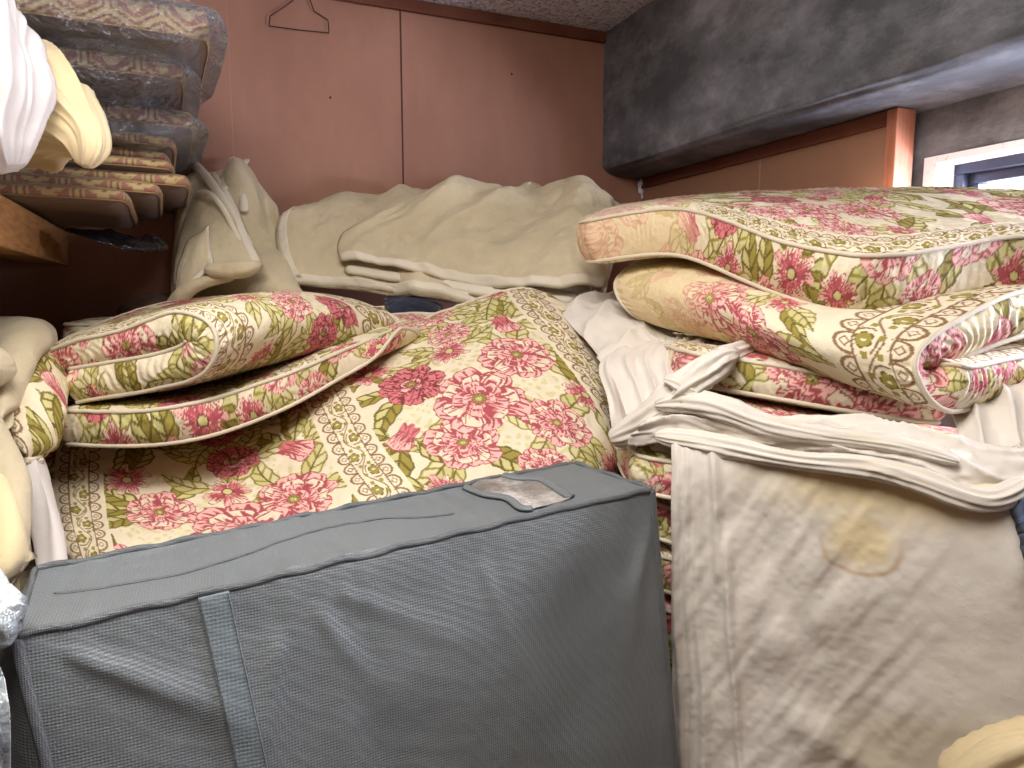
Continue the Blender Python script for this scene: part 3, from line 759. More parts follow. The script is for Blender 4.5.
def disp_bl2(U, V, s, t):
    return .020*np.exp(-((U-.30+.25*V)/.03)**2)*(1-smooth(t, .5, .9))+.018*np.exp(-((U-.16+.1*V)/.04)**2)*(1-smooth(t, .3, .8))-.016*np.exp(-((U-.40+.1*V)/.05)**2)+.020*noise(U*8+3, V*6, 2)+.010*noise(U*18, V*14, 1)+.004*noise(U*34, V*26, 3)+.0015*noise(U*60, V*60, 2)
soft('beige_blanket', 'upper beige wool blanket whose long bound edge hangs above the big quilt', BC, G(r), .02, M_BLANKET, res=.003, k=.02, disp=disp_bl2, piping=0, pleat=0, bulge=.008, drop=.008, dropw=.03, wr=.003, group='beige blankets', binding=(.022, 'b'))
# two more folded layers peeping out below that edge
for i, (dy, dd) in enumerate(((11, .006), (22, .012))):
    r = [[(352,246+dy,1.80),(408,252+dy,1.77),(466,262+dy,1.74),(525,272+dy,1.71),(575,280+dy,1.69)],
         [(345+2*i,258+dy,1.76+dd),(402,268+dy,1.735+dd),(466,279+dy,1.705+dd),(525,287+dy,1.675+dd),(572,290+dy,1.66+dd)]]
    soft('beige_blanket', 'beige blanket layer peeping out under the long bound edge, '+('upper of the two' if i == 0 else 'lower of the two'), BC, G(r), .014, M_BLANKET, res=.004, k=.03, piping=0, pleat=0, bulge=.008, drop=.004, dropw=.02, wr=.002, group='beige blankets', binding=(.02, 'b'))
# left blanket heap
r = [
 [(195,178,1.93),(215,172,1.93),(240,164,1.94),(258,178,1.95),(278,205,1.95)],
 [(182,185,1.89),(212,168,1.90),(238,158,1.91),(262,180,1.92),(280,212,1.91)],
 [(176,225,1.84),(208,205,1.84),(240,195,1.85),(264,210,1.87),(282,250,1.86)],
 [(170,270,1.82),(205,255,1.80),(238,240,1.80),(270,250,1.80),(300,285,1.79)],
 [(168,312,1.76),(205,305,1.73),(240,298,1.72),(280,296,1.72),(325,305,1.72)],
]
def disp_l(U, V, s, t): return .024*noise(U*10, V*7, 3)+.008*noise(U*24, V*12, 1)+.020*np.sin(U*38+V*6)*smooth(t, .0, .3)*(1-smooth(t, .5, .9))
BLL = soft('beige_blanket', 'beige blanket bunched upright in the corner beside the shelf, bound edges showing', BC, G(r), .03, M_BLANKET, res=.003, k=.05, disp=disp_l, piping=0, pleat=0, bulge=.01, drop=.015, dropw=.05, wr=.003, group='beige blankets')
def strip(pts, w, th, mat, parent, name='binding', n=70, tilt=0):
    Q = np.array([P(*p) for p in pts]); Q = spath(Q, n)
    return tube(name, Q, w, mat, parent, closed=False, seg=12, flat=th/w, ref=Fv)
def flap(name, C, T, parent, **kw): return soft(name, '', '', G(C), T, M_BLANKET, parent=parent, partname=name, res=.003, piping=0, pleat=0, wr=.003, drop=.004, dropw=.02, **kw)
flap('front_fold', [
 [(192,196,1.86),(203,182,1.86),(214,172,1.87)],
 [(180,225,1.78),(205,212,1.76),(233,202,1.78)],
 [(174,258,1.72),(208,246,1.69),(247,236,1.71)],
 [(172,285,1.68),(212,273,1.64),(262,264,1.66)],
 ], .012, BLL, k=.02, bulge=.006, binding=(.016, 'r'))
flap('lower_fold', [
 [(186,238,1.70),(200,230,1.69),(208,224,1.70)],
 [(178,262,1.66),(198,262,1.64),(211,258,1.65)],
 [(172,300,1.64),(188,284,1.62),(211,262,1.63)],
 ], .01, BLL, k=.02, bulge=.005, binding=(.014, 'rb'))
bunch('rolled_hem', '', '', [(205,270,1.62,.014,.018),(228,270,1.61,.020,.02),(250,268,1.61,.018,.02),(262,264,1.63,.010,.014)], M_BLANKET, ridges=2, amp=.06, twist=.3, parent=BLL)
bunch('rolled_hem', '', '', [(172,312,1.66,.02,.02),(182,296,1.64,.018,.02),(205,282,1.63,.014,.016),(235,277,1.64,.010,.014)], M_BLANKET, ridges=2, amp=.06, twist=.3, parent=BLL)
strip([(232,158,1.93),(229,170,1.88),(225,182,1.84),(224,190,1.82)], .011, .004, M_BIND, BLL)
strip([(246,160,1.93),(241,170,1.88),(236,183,1.84),(233,193,1.82)], .011, .004, M_BIND, BLL)
strip([(236,192,1.84),(243,200,1.81),(244,212,1.80)], .011, .006, M_BIND, BLL)
strip([(190,160,1.88),(202,172,1.84),(216,190,1.79),(236,222,1.745),(252,252,1.70)], .012, .006, M_BIND, BLL)
strip([(196,193,1.80),(214,197,1.745),(228,218,1.73),(242,246,1.70)], .007, .004, M_BIND, BLL)
# dark things glimpsed between the layers
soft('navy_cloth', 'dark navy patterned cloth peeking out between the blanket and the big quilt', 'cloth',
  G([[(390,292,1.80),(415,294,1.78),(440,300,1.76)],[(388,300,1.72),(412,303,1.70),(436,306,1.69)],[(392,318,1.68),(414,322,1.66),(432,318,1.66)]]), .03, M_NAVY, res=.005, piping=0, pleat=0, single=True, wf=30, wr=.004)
soft('dusty_cloth', 'dusty brown cloth lying in the dark gap under the shelf', 'cloth',
  G([[(110,296,2.0),(140,290,2.0),(168,284,2.0)],[(114,306,1.9),(140,300,1.88),(170,296,1.87)],[(118,326,1.8),(142,324,1.78),(172,322,1.77)]]), .05, M_PINKCL, res=.005, piping=0, pleat=0, single=True, wf=20, wr=.006)

# ---------------------------------------------------------------- far-left pale blankets and sheet
r = [[(-60,330,1.45),(-20,318,1.4),(20,316,1.38),(52,322,1.36),(66,338,1.36)],
     [(-60,345,1.25),(-20,330,1.22),(15,326,1.2),(40,333,1.2),(56,350,1.22)],
     [(-60,400,1.12),(-20,375,1.1),(8,360,1.08),(26,362,1.1),(36,372,1.14)],
     [(-60,470,1.02),(-25,440,1.0),(2,420,.99),(14,415,1.02),(22,418,1.08)]]
soft('cream_blanket', 'soft beige blanket heaped at the far left below the shelf, rolled edge outward', BC, G(r), .03, M_BLANKET, res=.003, k=.04, disp=lambda U, V, s, t: .012*noise(U*9, V*8, 1), piping=0, pleat=0, bulge=.01, drop=.012, dropw=.03)
BR = bunch('beige_blanket', 'beige blanket rolled tight at far left with its open end beside the quilt', BC, [(-80,395,1.13,.05,.05),(-44,374,1.06,.042,.045),(-12,366,1.01,.032,.035),(2,370,1.0,.026,.03)], M_BLANKET, ridges=2, amp=.08, twist=.2, ends=.55)
r = [[(-70,395,1.06),(-30,395,1.02),(-4,400,1.0),(14,425,.99)],
     [(-70,440,.97),(-30,425,.95),(4,436,.93),(30,474,.94)],
     [(-70,520,.90),(-25,480,.88),(18,490,.87),(36,515,.89)],
     [(-70,600,.84),(-25,560,.81),(10,560,.80),(30,560,.82)],
     [(-70,680,.80),(-25,640,.77),(-2,625,.76),(10,610,.78)]]
soft('cream_blanket', 'beige folded blanket drooping behind the left end of the grey bag', BC, G(r), .035, M_BLANKET, res=.003, k=.05, disp=lambda U, V, s, t: .010*noise(U*10, V*6, 2), piping=0, pleat=0, bulge=.012, drop=.015, dropw=.04)
r = [[(-80,480,.86),(-30,462,.84),(4,470,.83),(16,490,.84)],
     [(-80,530,.80),(-30,505,.77),(12,505,.76),(32,530,.78)],
     [(-80,590,.76),(-30,555,.73),(8,545,.72),(36,558,.74)],
     [(-80,650,.74),(-30,610,.71),(-5,595,.70),(18,578,.72)]]
soft('cream_blanket', 'pale yellow blanket with a rounded corner just above the left end of the bag', BC, G(r), .03, M_BLANKET2, res=.003, k=.10, kp=5, disp=lambda U, V, s, t: .006*noise(U*10, V*6, 2), piping=0, pleat=0, bulge=.012, drop=.015, dropw=.04)
r = [[(22,455,1.06),(32,440,1.07),(42,462,1.08)],[(28,500,1.0),(44,488,1.0),(54,510,1.02)],[(34,545,.93),(52,530,.94),(64,545,.97)],[(38,590,.88),(56,580,.89),(70,568,.93)]]
soft('white_sheet', 'narrow white sheet edge between pale blankets and the big quilt', 'sheet', G(r), .004, M_WHITE, res=.003, k=.02, disp=lambda U, V, s, t: .005*np.sin(U*120+V*14), piping=0, pleat=0, bulge=.001, drop=0, single=True)

# ================================================================== sheets on the right
IV = rgb(222, 214, 202)
def stain_paint(U, V, e):
    """U across, V down the hanging sheet, metres; two water-marked stains"""
    c = np.empty(U.shape+(3,)); c[:] = IV
    c += .012*noise(U*30, V*30, 0)[..., None]
    w1 = .02*noise(U*18, V*18, 1)+.012*noise(U*50, V*50, 2)
    d1 = np.hypot((U-.26)/.17, (V-.12)/.085)+w1*8
    d2 = np.hypot((U-.255)/.05, (V-.20)/.055)+w1*6
    d = np.minimum(d1, d2); ins = (1-smooth(d, .45, 1.08))[..., None]
    ring = (np.exp(-((d-1.0)/.08)**2)*smooth(V, .17, .23)*(1-smooth(V, .27, .30))*smooth(U, .19, .22)*(1-smooth(U, .29, .33)))[..., None]
    c = c*(1-ins*.85)+rgb(226, 206, 160)*ins*.85; c = c*(1-ring*.5)+rgb(176, 138, 92)*ring*.5
    d3 = (1-smooth(np.hypot((U-.42)/.22, (V-.52)/.10)+w1*5, .6, 1.1))[..., None]
    c = c*(1-d3*.5)+rgb(176, 160, 128)*d3*.5
    return c
cols = [(673,1.03),(700,1.01),(755,.972),(850,.925),(940,.865),(1020,.82),(1100,.785)]
def srow(ys, df): return [Pf(px, y, f+df) for (px, f), y in zip(cols, ys)]
r = np.array([srow([436,436,440,452,470,478,480], .10), srow([446,446,452,462,478,486,490], .012), srow([520,520,525,530,540,545,550], -.008),
     srow([620]*7, -.004), srow([700]*7, .0), srow([790]*7, .0), srow([870,870,890,910,930,950,960], .0)])
def disp_s1(U, V, s, t):
    q = U+.012*noise(V*6, V*0+1, 0)+.02*smooth(V, .25, .6)*U*3
    f = .0
    for (u0, wd, a, v0, v1) in ((.012, .007, .012, -1, 2), (.028, .006, .009, .02, 2), (.047, .009, .010, -.1, 2), (.072, .008, .010, .03, .34), (.088, .007, .011, .2, 2), (.118, .010, .006, .0, .16), (.155, .012, .005, .0, .14)):
        f = f+a*(.75+.35*noise(V*6+u0*90, V*0, 3))*np.exp(-((q-u0-.05*(V-.2)*(u0 > .06)-.007*noise(V*5+u0*200, V*0+2, 2))/(wd*(1+.3*noise(V*4, V*0+u0*50, 1))))**2)*smooth(V, v0, v0+.05)*(1-smooth(V, v1-.08, v1))
    f = f+.008*np.exp(-U/.05)
    f = f-.012*np.exp(-((U-.135-.06*V+.03*np.sin(V*11))/.03)**2)*smooth(V, .08, .2)*(1-smooth(V, .34, .42))
    d = (U*.86+V*.5); g = (U*.5-V*.86); A_ = (1-smooth(U, .24, .42))*smooth(V, .06, .14)
    f = f+A_*(.0032*noise(d*30, g*5, 2)+.0016*noise(d*85, g*9, 3)+.0004*noise(U*120, V*120, 1))
    f = f+.010*noise(U*7, V*4, 4)*smooth(V, .15, .4)+.0012*noise(U*40, V*18, 5)
    # diagonal fold low on the sheet
    f = f+.010*np.exp(-((V-.40+.9*(U-.13))/.04)**2)*smooth(U, .10, .16)*(1-smooth(U, .2, .32))
    f = f+.009*np.exp(-((V-.50-.5*(U-.2))/.03)**2)*smooth(U, .14, .2)*(1-smooth(U, .3, .42))
    f = f-.010*np.exp(-(np.hypot((U-.13)/.02, (V-.41)/.06))**2)
    # puckers hanging from the top
    f = f+.004*np.sin(U/.028*2*PI+3*noise(U*9, V*0, 1))*np.exp(-V/.05)*smooth(V, .03, .05)
    return f
soft('white_sheet', 'stained ivory sheet hanging down over the front of the window stack', 'sheet', r, .004, M_SHEET, stain_paint, res=.0019, k=.0, disp=disp_s1, piping=0, pleat=0, bulge=.001, drop=0, wr=.0015, wf=14, single=True, dn=260)

ivp = lambda L, A_, rg: IV+0*L[..., None]-.03*smooth(noise(L*20, A_*2, 1), .2, .8)[..., None]*np.array([.3, .6, 1.6])
TW = empty('twisted_sheet', P(720, 430, 1.0)); tag(TW, 'long ivory sheet twisted into a rope across the middle of the window stack', 'sheet')
def tw(name, path, **kw): return bunch(name, '', '', path, M_SHEET, parent=TW, paint=ivp, **kw)
def drape(name, rows, disp, parent=TW, res=.0022, T=.004, mat=M_SHEET): return soft(name, '', '', G(rows), T, mat, lambda U, V, e: IV+.012*noise(U*30, V*30, 0)[..., None]+0*U[..., None], parent=parent, partname=name, res=res, k=0.0, disp=disp, piping=0, pleat=0, bulge=.001, drop=0, wr=.002, wf=16)
fold = lambda a, f, ph=0, p=.6: (lambda x: a*(1-2*np.abs(np.sin(f*x+ph))**p))
# fan of cloth falling left of the knot
drape('fan_fold', [
 [(628,350,1.38),(655,340,1.38),(690,336,1.36),(722,340,1.33),(748,346,1.30)],
 [(598,362,1.30),(636,356,1.27),(672,352,1.25),(705,350,1.23),(735,352,1.22)],
 [(604,392,1.24),(630,386,1.205),(658,380,1.19),(682,376,1.175),(706,372,1.165)],
 [(612,420,1.21),(628,416,1.17),(646,412,1.155),(664,408,1.145),(682,402,1.14)],
 [(618,450,1.20),(628,448,1.17),(638,446,1.155),(648,440,1.15),(660,432,1.15)]],
 lambda U, V, s, t: .0055*(1-2*np.abs(np.sin(s*17+1.4*np.sin(t*4)+1.2*noise(s*5, t*3, 1)))**.6)+.003*noise(s*24, t*6, 2))
# twisted rope from the fan tip over the knot to upper right
tw('rope', [(610,440,1.16,.018,.012),(640,425,1.13,.024,.02),(668,402,1.10,.026,.022),(698,378,1.09,.024,.022),(728,358,1.11,.020,.02),(752,346,1.16,.012,.012)], ridges=11, amp=.17, twist=1.6, seed=3)
tw('knot', [(672,404,1.07,.010,.012),(686,392,1.055,.017,.016),(704,376,1.055,.020,.018),(724,358,1.07,.016,.014),(738,352,1.09,.008,.010)], ridges=8, amp=.26, twist=1.9, seed=8)
tw('knot', [(664,380,1.09,.006,.008),(680,384,1.06,.013,.012),(694,392,1.05,.012,.012),(704,398,1.06,.006,.008)], ridges=4, amp=.25, twist=.8, seed=2)
# broad band running right from the knot
drape('band', [
 [(655,398,1.14),(690,393,1.10),(730,408,1.06),(800,414,1.01),(870,418,.97),(940,428,.93),(1000,440,.90),(1060,440,.88)],
 [(648,412,1.10),(685,402,1.07),(730,418,1.03),(800,427,.98),(870,432,.94),(940,445,.90),(1000,460,.87),(1060,462,.85)],
 [(640,426,1.09),(680,418,1.05),(730,430,1.01),(800,443,.965),(870,450,.925),(940,466,.885),(1000,482,.86),(1060,485,.84)],
 [(632,436,1.10),(676,434,1.06),(730,444,1.02),(800,458,.975),(870,468,.93),(940,486,.89),(1000,502,.865),(1060,505,.845)],
 [(628,444,1.13),(672,444,1.09),(726,452,1.05),(800,464,1.0),(870,476,.96),(940,494,.92),(1000,508,.90),(1060,512,.88)]],
 lambda U, V, s, t: .006*(1-2*np.abs(np.sin(t*10.5+1.6*np.sin(s*5)+1.5*noise(s*7, t*2, 3)))**.55)+.004*noise(s*14+V*20, t*9, 4)+.002*noise(s*40, t*16, 1))
tw('rolled_hem', [(655,436,1.08,.012,.012),(720,446,1.02,.015,.013),(790,459,.965,.013,.012),(870,468,.915,.015,.013),(930,484,.875,.015,.014),(985,500,.85,.015,.015),(1030,480,.84,.013,.013)], ridges=9, amp=.20, twist=.9, seed=5)
tw('rolled_hem', [(655,405,1.09,.010,.012),(700,403,1.04,.018,.014),(750,420,1.0,.016,.012),(830,436,.95,.012,.010),(900,446,.91,.010,.009),(960,462,.875,.008,.008)], ridges=10, amp=.20, twist=.7, seed=6)
# cloth tucked behind, at upper left and far right
drape2 = lambda name, label, rows, disp, res=.0025: soft(name, label, 'sheet', G(rows), .004, M_SHEET, lambda U, V, e: IV+.012*noise(U*30, V*30, 0)[..., None]+0*U[..., None], res=res, k=.02, disp=disp, piping=0, pleat=0, bulge=.001, drop=0, wr=.002, wf=16, single=True)
drape2('white_sheet', 'crumpled ivory sheet end tucked between the big quilt and the blanket corner', [
 [(552,305,1.62),(585,294,1.64),(620,296,1.62),(655,315,1.56)],
 [(565,318,1.50),(600,306,1.50),(635,312,1.48),(668,330,1.44)],
 [(590,345,1.40),(620,332,1.38),(650,336,1.36),(690,345,1.32)],
 [(606,372,1.32),(625,362,1.30),(652,360,1.30),(700,362,1.28)]],
 lambda U, V, s, t: .009*(1-2*np.abs(np.sin(t*10+5*s+1.6*noise(s*4, t*4, 1)))**.6)+.005*noise(s*9, t*9, 2))
drape2('white_sheet', 'ivory sheet bunched against the wall beneath the folded quilt end, right of the stack', [
 [(945,395,1.06),(985,378,1.05),(1025,362,1.03),(1075,345,1.0)],
 [(950,408,1.0),(988,396,.985),(1030,382,.965),(1080,372,.95)],
 [(956,424,.955),(992,418,.935),(1035,410,.925),(1085,402,.91)],
 [(962,446,.93),(1000,446,.91),(1040,445,.895),(1085,445,.875)]],
 lambda U, V, s, t: .010*(1-2*np.abs(np.sin(s*12+1.5*t))**.7)+.003*noise(s*12, t*8, 2))
bunch('white_sheet', 'knobbly cream sheet end lying at the foot of the hanging stained sheet', 'sheet', [(960,800,.86,.05,.03),(990,778,.83,.045,.04),(1025,762,.81,.042,.04),(1070,752,.80,.04,.04)], M_CREAMCOT, ridges=5, amp=.25, twist=.5)
soft('plastic_bag', 'bluish plastic bag edge at the wall end of the twisted sheet', 'bag',
  G([[(1010,492,.84),(1035,486,.82),(1070,480,.80)],[(1014,520,.81),(1035,515,.79),(1070,512,.78)],[(1020,565,.80),(1040,560,.78),(1070,560,.77)]]), .03, plain('blue_grey_plastic', (84, 96, 118), .25), res=.004, piping=0, pleat=0, single=True, wf=30, wr=.008)

# ================================================================== grey storage bag
BG = empty('storage_bag', P(330, 700, .8)*np.array([1, 1, 0])); tag(BG, 'large grey fabric storage bag with webbing strap standing in front of the quilts', 'bag')
def LF(l, f, z): return CAM*np.array([1, 1, 0])+Rv*l+Fh*f+Zv*z
tfl, tfr, tbr, tbl = P(15, 637, .62), P(652, 489, .99), P(574, 463, 1.10), P(35, 570, .74)
bfl, bfr, bbr, bbl = LF(-.33, .575, 0), LF(.265, .93, 0), LF(.17, 1.09, 0), LF(-.75, .74, 0)
def bagpatch(a, b, c, d, nu, nv, bulge, seed, wrinkle=.004, pin=None):
    """a b along the top, c d along the bottom"""
    u, v = np.meshgrid(np.linspace(0, 1, nu), np.linspace(0, 1, nv), indexing='ij')
    S = (a*(1-v[..., None])+b*v[..., None])*(1-u[..., None])+(c*(1-v[..., None])+d*v[..., None])*u[..., None]
    n = np.cross(c-a, b-a); n /= np.linalg.norm(n)
    edge = np.clip(np.minimum(np.minimum(u, 1-u), np.minimum(v, 1-v))*14, 0, 1)
    w = bulge*np.sin(PI*u)**.6*np.sin(PI*v)**.6
    Lu = np.linalg.norm(c-a); Lv = np.linalg.norm(b-a); X = v*Lv; Y = u*Lu
    w = w+edge*wrinkle*(noise(X*7+seed, Y*5, seed)+.6*noise(X*4+Y*12, Y*4-X*6, seed+1)+.35*noise(X*30, Y*8, seed+2))+edge*.0016*np.exp(-np.minimum(Y, Lu-Y)/.03)*np.sin(X*150+5*noise(X*12, Y*0, 2))
    if pin is not None: w = w+edge*pin(X, Y)
    return S+n*w[..., None], n
def bag_pin(X, Y):
    r = 0
    for (x0, y0, ang, l, a) in ((.02, .01, .7, .20, .006), (.76, .02, 2.2, .16, .005), (.74, .02, 1.95, .22, .004), (.25, .03, 1.1, .14, .003), (.27, .02, .6, .18, .0025), (.45, .02, 1.3, .25, .002), (.22, .05, 1.9, .2, .004), (.72, .3, 1.7, .2, .003)):
        dx = X-x0; dy = Y-y0; al = dx*math.cos(ang)+dy*math.sin(ang); ac = -dx*math.sin(ang)+dy*math.cos(ang)
        r = r+a*np.exp(-(ac/(.008+.06*np.clip(al, 0, 1)))**2)*smooth(al, 0, .03)*(1-smooth(al, l*.5, l*1.3))
    return r
faces = [bagpatch(tfl, tfr, bfl, bfr, 260, 320, .022, 1, .004, bag_pin), bagpatch(tbl, tbr, tfl, tfr, 80, 320, -.004, 2, .004),
         bagpatch(tbl, tfl, bbl, bfl, 140, 60, .05, 3), bagpatch(tfr, tbr, bfr, bbr, 140, 60, .012, 4), bagpatch(tbr, tbl, bbr, bbl, 60, 60, .01, 5), bagpatch(bfl, bfr, bbl, bbr, 10, 10, 0, 0, 0)]
V = []; F = []; off = 0
for S, n in faces:
    V.append(S.reshape(-1, 3)); F.append(grid_faces(S.shape[0], S.shape[1], off)); off += S.shape[0]*S.shape[1]
mesh_obj('body', np.concatenate(V), np.concatenate(F), M_BAG, BG)
def edge_trim(S, r=.0031, n_=None, flat=1.3, jit=.0012, mat=M_BAGTRIM):
    S = S.copy(); L = np.arange(len(S)); S[:, 2] += jit*np.sin(L*.21)+jit*noise(L*.11, L*0., 1)
    return tube('seam_binding', S, r, mat, BG, closed=False, seg=8, flat=flat)
Sf, nf = faces[0]; St, ntp = faces[1]; Sl, _ = faces[2]; Sr, _ = faces[3]
edge_trim(Sf[0]); edge_trim(St[0]); edge_trim(Sf[:, 0], flat=1.8); edge_trim(Sf[:, -1], .0035, flat=1.8); edge_trim(St[:, 0]); edge_trim(St[:, -1]); edge_trim(Sr[:, -1])
def on_patch(S, n, u0, u1, v0, v1, lift, nu=60, nv=14, skew=0):
    a, b = S.shape[:2]; u, v = np.meshgrid(np.linspace(u0, u1, nu), np.linspace(v0, v1, nv), indexing='ij')
    if skew is not None: v = v+skew*(u-u0)
    p = sample_rect(S, u, v); return p+n*lift
def sample_rect(S, u, v):
    a, b = S.shape[0]-1, S.shape[1]-1
    s = np.clip(u, 0, 1)*a; t = np.clip(v, 0, 1)*b; i = np.minimum(s.astype(int), a-1); j = np.minimum(t.astype(int), b-1)
    x = (s-i)[..., None]; y = (t-j)[..., None]
    return S[i, j]*(1-x)*(1-y)+S[i+1, j]*x*(1-y)+S[i, j+1]*(1-x)*y+S[i+1, j+1]*x*y
def closed_strip(name, top, n, th, mat, parent):
    a, b = top.shape[:2]; bot = top-n*th; li = loop_idx(a, b); VV = np.concatenate([top.reshape(-1, 3), bot.reshape(-1, 3)])
    FF = np.concatenate([grid_faces(a, b), grid_faces(a, b, a*b, True), np.stack([li, np.roll(li, -1), np.roll(li, -1)+a*b, li+a*b], 1)])
    return mesh_obj(name, VV, FF, mat, parent)
# where along the front edge does px=212 fall
e_px = lambda p: 512+FPX*np.dot(p-CAM, Rv)/np.dot(p-CAM, Fv)
vv = np.linspace(0, 1, 400); ex = np.array([e_px(sample_rect(Sf, np.array(0.), np.array(v))) for v in vv])
v_a = np.interp(197, ex, vv); v_b = np.interp(228, ex, vv)
st = on_patch(Sf, nf, .004, .995, v_a, v_b, .0035, 260, 20, skew=.012)
closed_strip('strap', st, nf, .003, M_STRAP, BG)
for k in (1, -2): tube('strap_stitching', st[::2, k]+nf*.0006, .0006, M_BAGTRIM, BG, closed=False, seg=5)
# torn clear window folded into the top panel
mw, nw, bw_ = new_mat('smoky_clear_plastic'); bw_.inputs['Roughness'].default_value = .18; nw.links.new(ramp(nw, noise_tex(nw, 14, 5, .7), [(.3, (92, 86, 80)), (.5, (140, 134, 128)), (.7, (200, 196, 192))]), bw_.inputs['Base Color']); bump(nw, bw_, [(noise_tex(nw, 22, 5, .7), .8, .01)])
_rel = St.reshape(-1, 3)-CAM; _dz = _rel@Fv; _pxy = np.stack([512+FPX*(_rel@Rv)/_dz, 384-FPX*(_rel@Uv)/_dz], 1)
def inv(px, py):
    k = np.argmin(((_pxy-np.array([px, py]))**2).sum(1)); return np.array([(k//St.shape[1])/(St.shape[0]-1), (k % St.shape[1])/(St.shape[1]-1)])
lo = np.array([inv(*p) for p in ((464,488), (486,497), (507,500), (520,509), (533,511))]); hi = np.array([inv(*p) for p in ((502,472), (520,480), (540,482), (556,490), (571,500))])
lo = nspl(np.linspace(0, 1, 5), lo, np.linspace(0, 1, 60)); hi = nspl(np.linspace(0, 1, 5), hi, np.linspace(0, 1, 60))
tt = np.linspace(0, 1, 24)[:, None]; uq = lo[None, :, 0]*(1-tt)+hi[None, :, 0]*tt; vq = lo[None, :, 1]*(1-tt)+hi[None, :, 1]*tt
if ntp[2] < 0: ntp = -ntp
closed_strip('clear_window', sample_rect(St, uq, vq)+ntp*(.003+.002*np.sin(vq*60)*np.sin(tt*3))[..., None], ntp, .0015, mw, BG)
for q2, wd in ((lo, .007), (hi, .009)):
    q = sample_rect(St, q2[:, 0], q2[:, 1]); tube('window_binding', q+ntp*.0035, wd, M_BAG, BG, closed=False, flat=.45, ref=ntp)
q2 = np.array([inv(*p) for p in ((464,488), (476,482), (490,476), (502,472))]); q2 = nspl(np.linspace(0, 1, 4), q2, np.linspace(0, 1, 30))
tube('window_binding', sample_rect(St, q2[:, 0], q2[:, 1])+ntp*.003, .004, M_BAGTRIM, BG, closed=False, flat=.5, ref=ntp)
# stitched zip seam wandering along the top panel
q = sample_rect(St, .45+.10*np.sin(np.linspace(0, 7, 160)), np.linspace(.03, .64, 160))
tube('zip_seam', q+ntp*.0006, .0022, M_BAGTRIM, BG, closed=False, flat=.5, ref=ntp)
# cloudy plastic at the left edge
soft('plastic_bag', 'cloudy clear plastic bag bulging in at the left above the storage bag corner', 'bag',
  G([[(-40,540,.66),(-10,556,.65),(6,572,.65)],[(-40,580,.62),(-8,585,.60),(20,594,.61)],[(-40,620,.60),(-8,618,.585),(16,618,.60)],[(-40,665,.60),(-14,655,.59),(4,650,.60)]]), .02, M_PLASTIC2, res=.003, piping=0, pleat=0, single=True, wf=40, wr=.006)
soft('plastic_bag', 'pale crumpled plastic bag beside the lower left corner of the storage bag', 'bag',
  np.array([[Pf(-50, y, .50+k*.02), Pf(-12+j, y+6, .49+k*.02), Pf(4+j, y+12, .50+k*.02)] for y, j, k in ((645, 0, 1), (710, 6, 0), (800, 8, 0), (1000, 0, 0), (1400, -30, 0))]), .03, M_PLASTIC2, res=.003, piping=0, pleat=0, single=True, wf=30, wr=.006)

# ================================================================== floor cushions on the shelf
ZC_ = 'cushion'; ZG = 'thin floor cushions on the shelf'
kp_ = lambda U, V, e: kikko(U, V)
def zab(cx, cy, z, rot, w, T, label, tilt=(0, 0), name='floor_cushion', res=.004, droop=.0, puff=.012):
    rows = []
    for t in np.linspace(-1, 1, 5):
        row = []
        for s in np.linspace(-1, 1, 5):
            x = s*w/2; y = -t*w/2
            zz = z+tilt[0]*x+tilt[1]*y-droop*max(0, s)**2+puff*(1-s*s)*(1-t*t)
            row.append((cx+x*math.cos(rot)-y*math.sin(rot), cy+x*math.sin(rot)+y*math.cos(rot), zz))
        rows.append(row)
    return soft(name, label, ZC_, np.array(rows), T, M_KIK, kp_, res=res, k=.04, kp=7, gus=lambda a, b: kikko(a, b), group=ZG, drop=.008, dropw=.05, bulge=.006, pleat=.0003, pucker=0, piping=.0013, pipe_mat=M_KPIPE, paint_bot=lambda U, V, e: rgb(104, 78, 54)+0*U[..., None])
M_KPIPE = cloth_mat('gold_cord', (150, 122, 84), .6, .1, var=8)
BROWN = rgb(112, 84, 58)
def zab_at(px, py, z, T, label, rot=3.5, w=.56, **kw):
    up = ((384-py)*math.cos(PITCH)-FPX*math.sin(PITCH))/FPX; d = (z-.95)/up
    c = P(px, py, d)[:2]; a = math.radians(rot)
    cx = c[0]+(-w/2)*math.cos(a)-(w/2)*math.sin(a); cy = c[1]+(-w/2)*math.sin(a)+(w/2)*math.cos(a)
    zab(cx, cy, z+T, a, w, T, label, **kw); return cx, cy, a, w
zl = [(128, 205, 1.122, .034, 'lowest thin floor cushion overhanging the shelf, nearest the timber edge'),
      (161, 197, 1.150, .034, 'second lowest thin floor cushion overhanging the shelf'),
      (191, 190, 1.178, .036, 'third lowest thin floor cushion, sticking out farthest of the bare ones'),
      (174, 173, 1.207, .032, 'dark thin floor cushion just above the three overhanging ones'),
      (170, 164, 1.232, .032, 'thin floor cushion in the shadow, second above the three overhanging ones'),
      (176, 150, 1.258, .034, 'thin floor cushion directly below the small plastic wrapped one'),
      (196, 131, 1.292, .046, 'gold hexagon floor cushion inside the lower clear bag'),
      (186, 84, 1.356, .046, 'gold hexagon floor cushion inside the middle clear bag'),
      (212, 44, 1.412, .064, 'plump gold hexagon floor cushion inside the large upper clear bag'),
      (194, 22, 1.480, .06, 'rosy floor cushion topmost on the shelf stack, cut by the picture edge')]
ZP = [zab_at(*z) for z in zl]
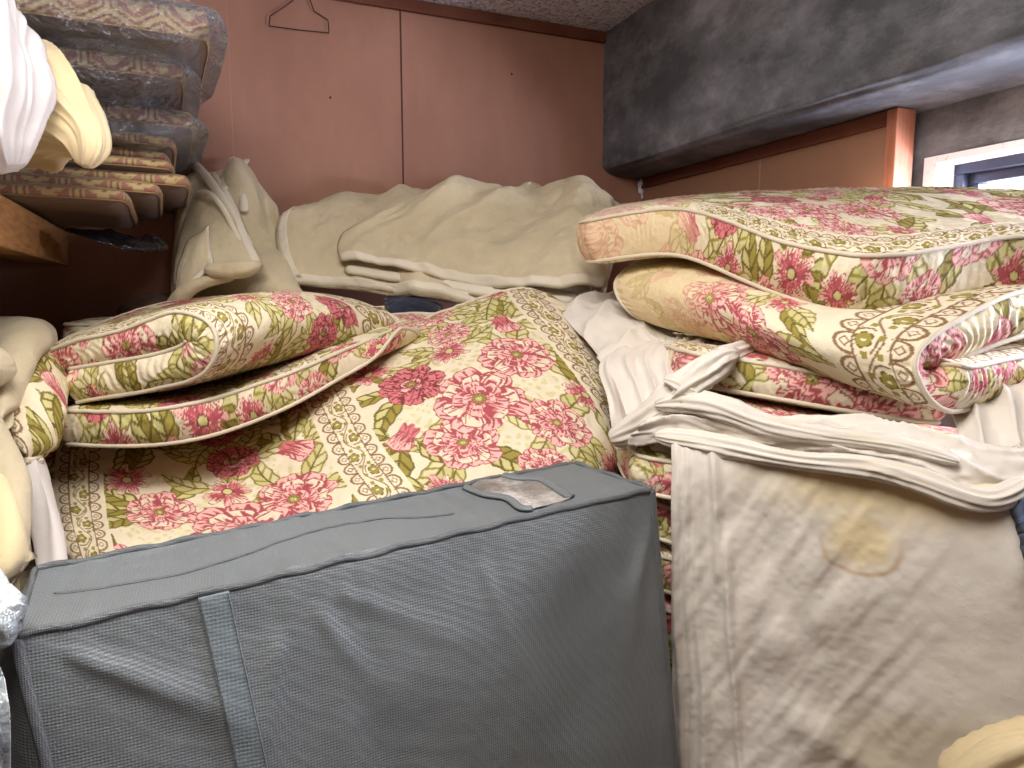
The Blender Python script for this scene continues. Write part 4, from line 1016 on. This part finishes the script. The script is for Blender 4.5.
def film(i, grow, dz0, dz1, label, sag=.02, parts=26, seed=0):
    cx, cy, a, w = ZP[i]; z = zl[i][2]; T = zl[i][3]; rows = []
    for t in np.linspace(-1, 1, 6):
        row = []
        for s in np.linspace(-1, 1, 7):
            x = s*(w/2+grow)+grow*.4; y = -t*(w/2+.035)
            zz = z+T+dz1-sag*max(0, s)**3+.008*math.sin(5*s+3*t+seed)
            row.append((cx+x*math.cos(a)-y*math.sin(a), cy+x*math.sin(a)+y*math.cos(a), zz))
        rows.append(row)
    return soft('plastic_bag', label, 'bag', np.array(rows), lambda s, t: T+dz1+dz0-.7*(T+dz1+dz0)*smooth(s, .80, 1.0), M_PLASTIC, res=.005, k=.06, kp=8, piping=0, pleat=.0015, bulge=.006, drop=.010, dropw=.03, wr=.004, wf=22, single=True, group='clear bags round the floor cushions')
film(8, .022, .022, .004, 'large clear plastic bag round the plump upper floor cushion')
film(7, .022, .030, .004, 'middle clear plastic bag sagging round a floor cushion', seed=2)
F6 = film(6, .02, .04, .004, 'lower clear plastic bag with a crinkled corner above the bare cushions', seed=4)
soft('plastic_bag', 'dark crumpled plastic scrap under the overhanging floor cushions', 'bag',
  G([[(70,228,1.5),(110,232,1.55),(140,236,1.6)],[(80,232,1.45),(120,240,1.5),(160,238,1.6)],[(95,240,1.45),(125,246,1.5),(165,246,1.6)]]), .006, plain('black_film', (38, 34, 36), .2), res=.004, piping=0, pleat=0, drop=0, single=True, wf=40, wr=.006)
# pale bedding on the shelf
bunch('white_quilt_cover', 'white rumpled cotton cover bulging over the near end of the shelf', 'cover',
  [(-66,-10,1.02,.06,.06),(-36,40,1.0,.085,.09),(-20,95,.99,.078,.09),(-8,140,.99,.052,.07),(6,172,1.0,.028,.04)], M_WHITE, ridges=6, amp=.16, twist=.5, seed=1, ends=.6)
bunch('cream_pillow_cover', 'cream satin cover with a knotted drooping end beside the cushion stack', 'cover',
  [(0,95,1.16,.08,.08),(32,106,1.14,.092,.09),(58,116,1.12,.070,.07),(79,132,1.11,.040,.045),(87,150,1.10,.028,.03),(84,168,1.10,.012,.014)], M_CREAMCOT, ridges=7, amp=.16, twist=.45, seed=4, ends=.6)

# ================================================================== light
w = bpy.data.worlds.new('daylight'); scene.world = w; w.use_nodes = True
bg = w.node_tree.nodes['Background']; bg.inputs[0].default_value = (.80, .86, 1.0, 1); bg.inputs[1].default_value = 12.0
def area(name, loc, aim, sx, sy, power, col):
    l = bpy.data.lights.new(name, 'AREA'); l.shape = 'RECTANGLE'; l.size = sx; l.size_y = sy; l.energy = power; l.color = col
    ob = bpy.data.objects.new(name, l); COL.objects.link(ob); ob.location = loc
    ob.rotation_euler = (Vector(aim)-Vector(loc)).to_track_quat('-Z', 'Y').to_euler(); return ob
area('ceiling_lamp', (-.05, .42, 1.80), (.0, .62, .0), .9, .55, 17, (1.0, .96, .91))
pl = bpy.data.lights.new('ceiling_fill', 'POINT'); pl.energy = 7; pl.shadow_soft_size = .12; pl.color = (1.0, .94, .87)  # unseen point light, added to brighten the ceiling and beam
po = bpy.data.objects.new('ceiling_fill', pl); COL.objects.link(po); po.location = (-.15, .12, 1.60)
area('window_daylight', (1.80, .62, 1.12), (.5, 1.35, 1.2), .8, .32, 55, (.78, .80, 1.0))
scene.view_settings.view_transform = 'Standard'; scene.view_settings.look = 'None'; scene.view_settings.gamma = 1; scene.view_settings.exposure = 0.5
scene.view_settings.use_curve_mapping = False
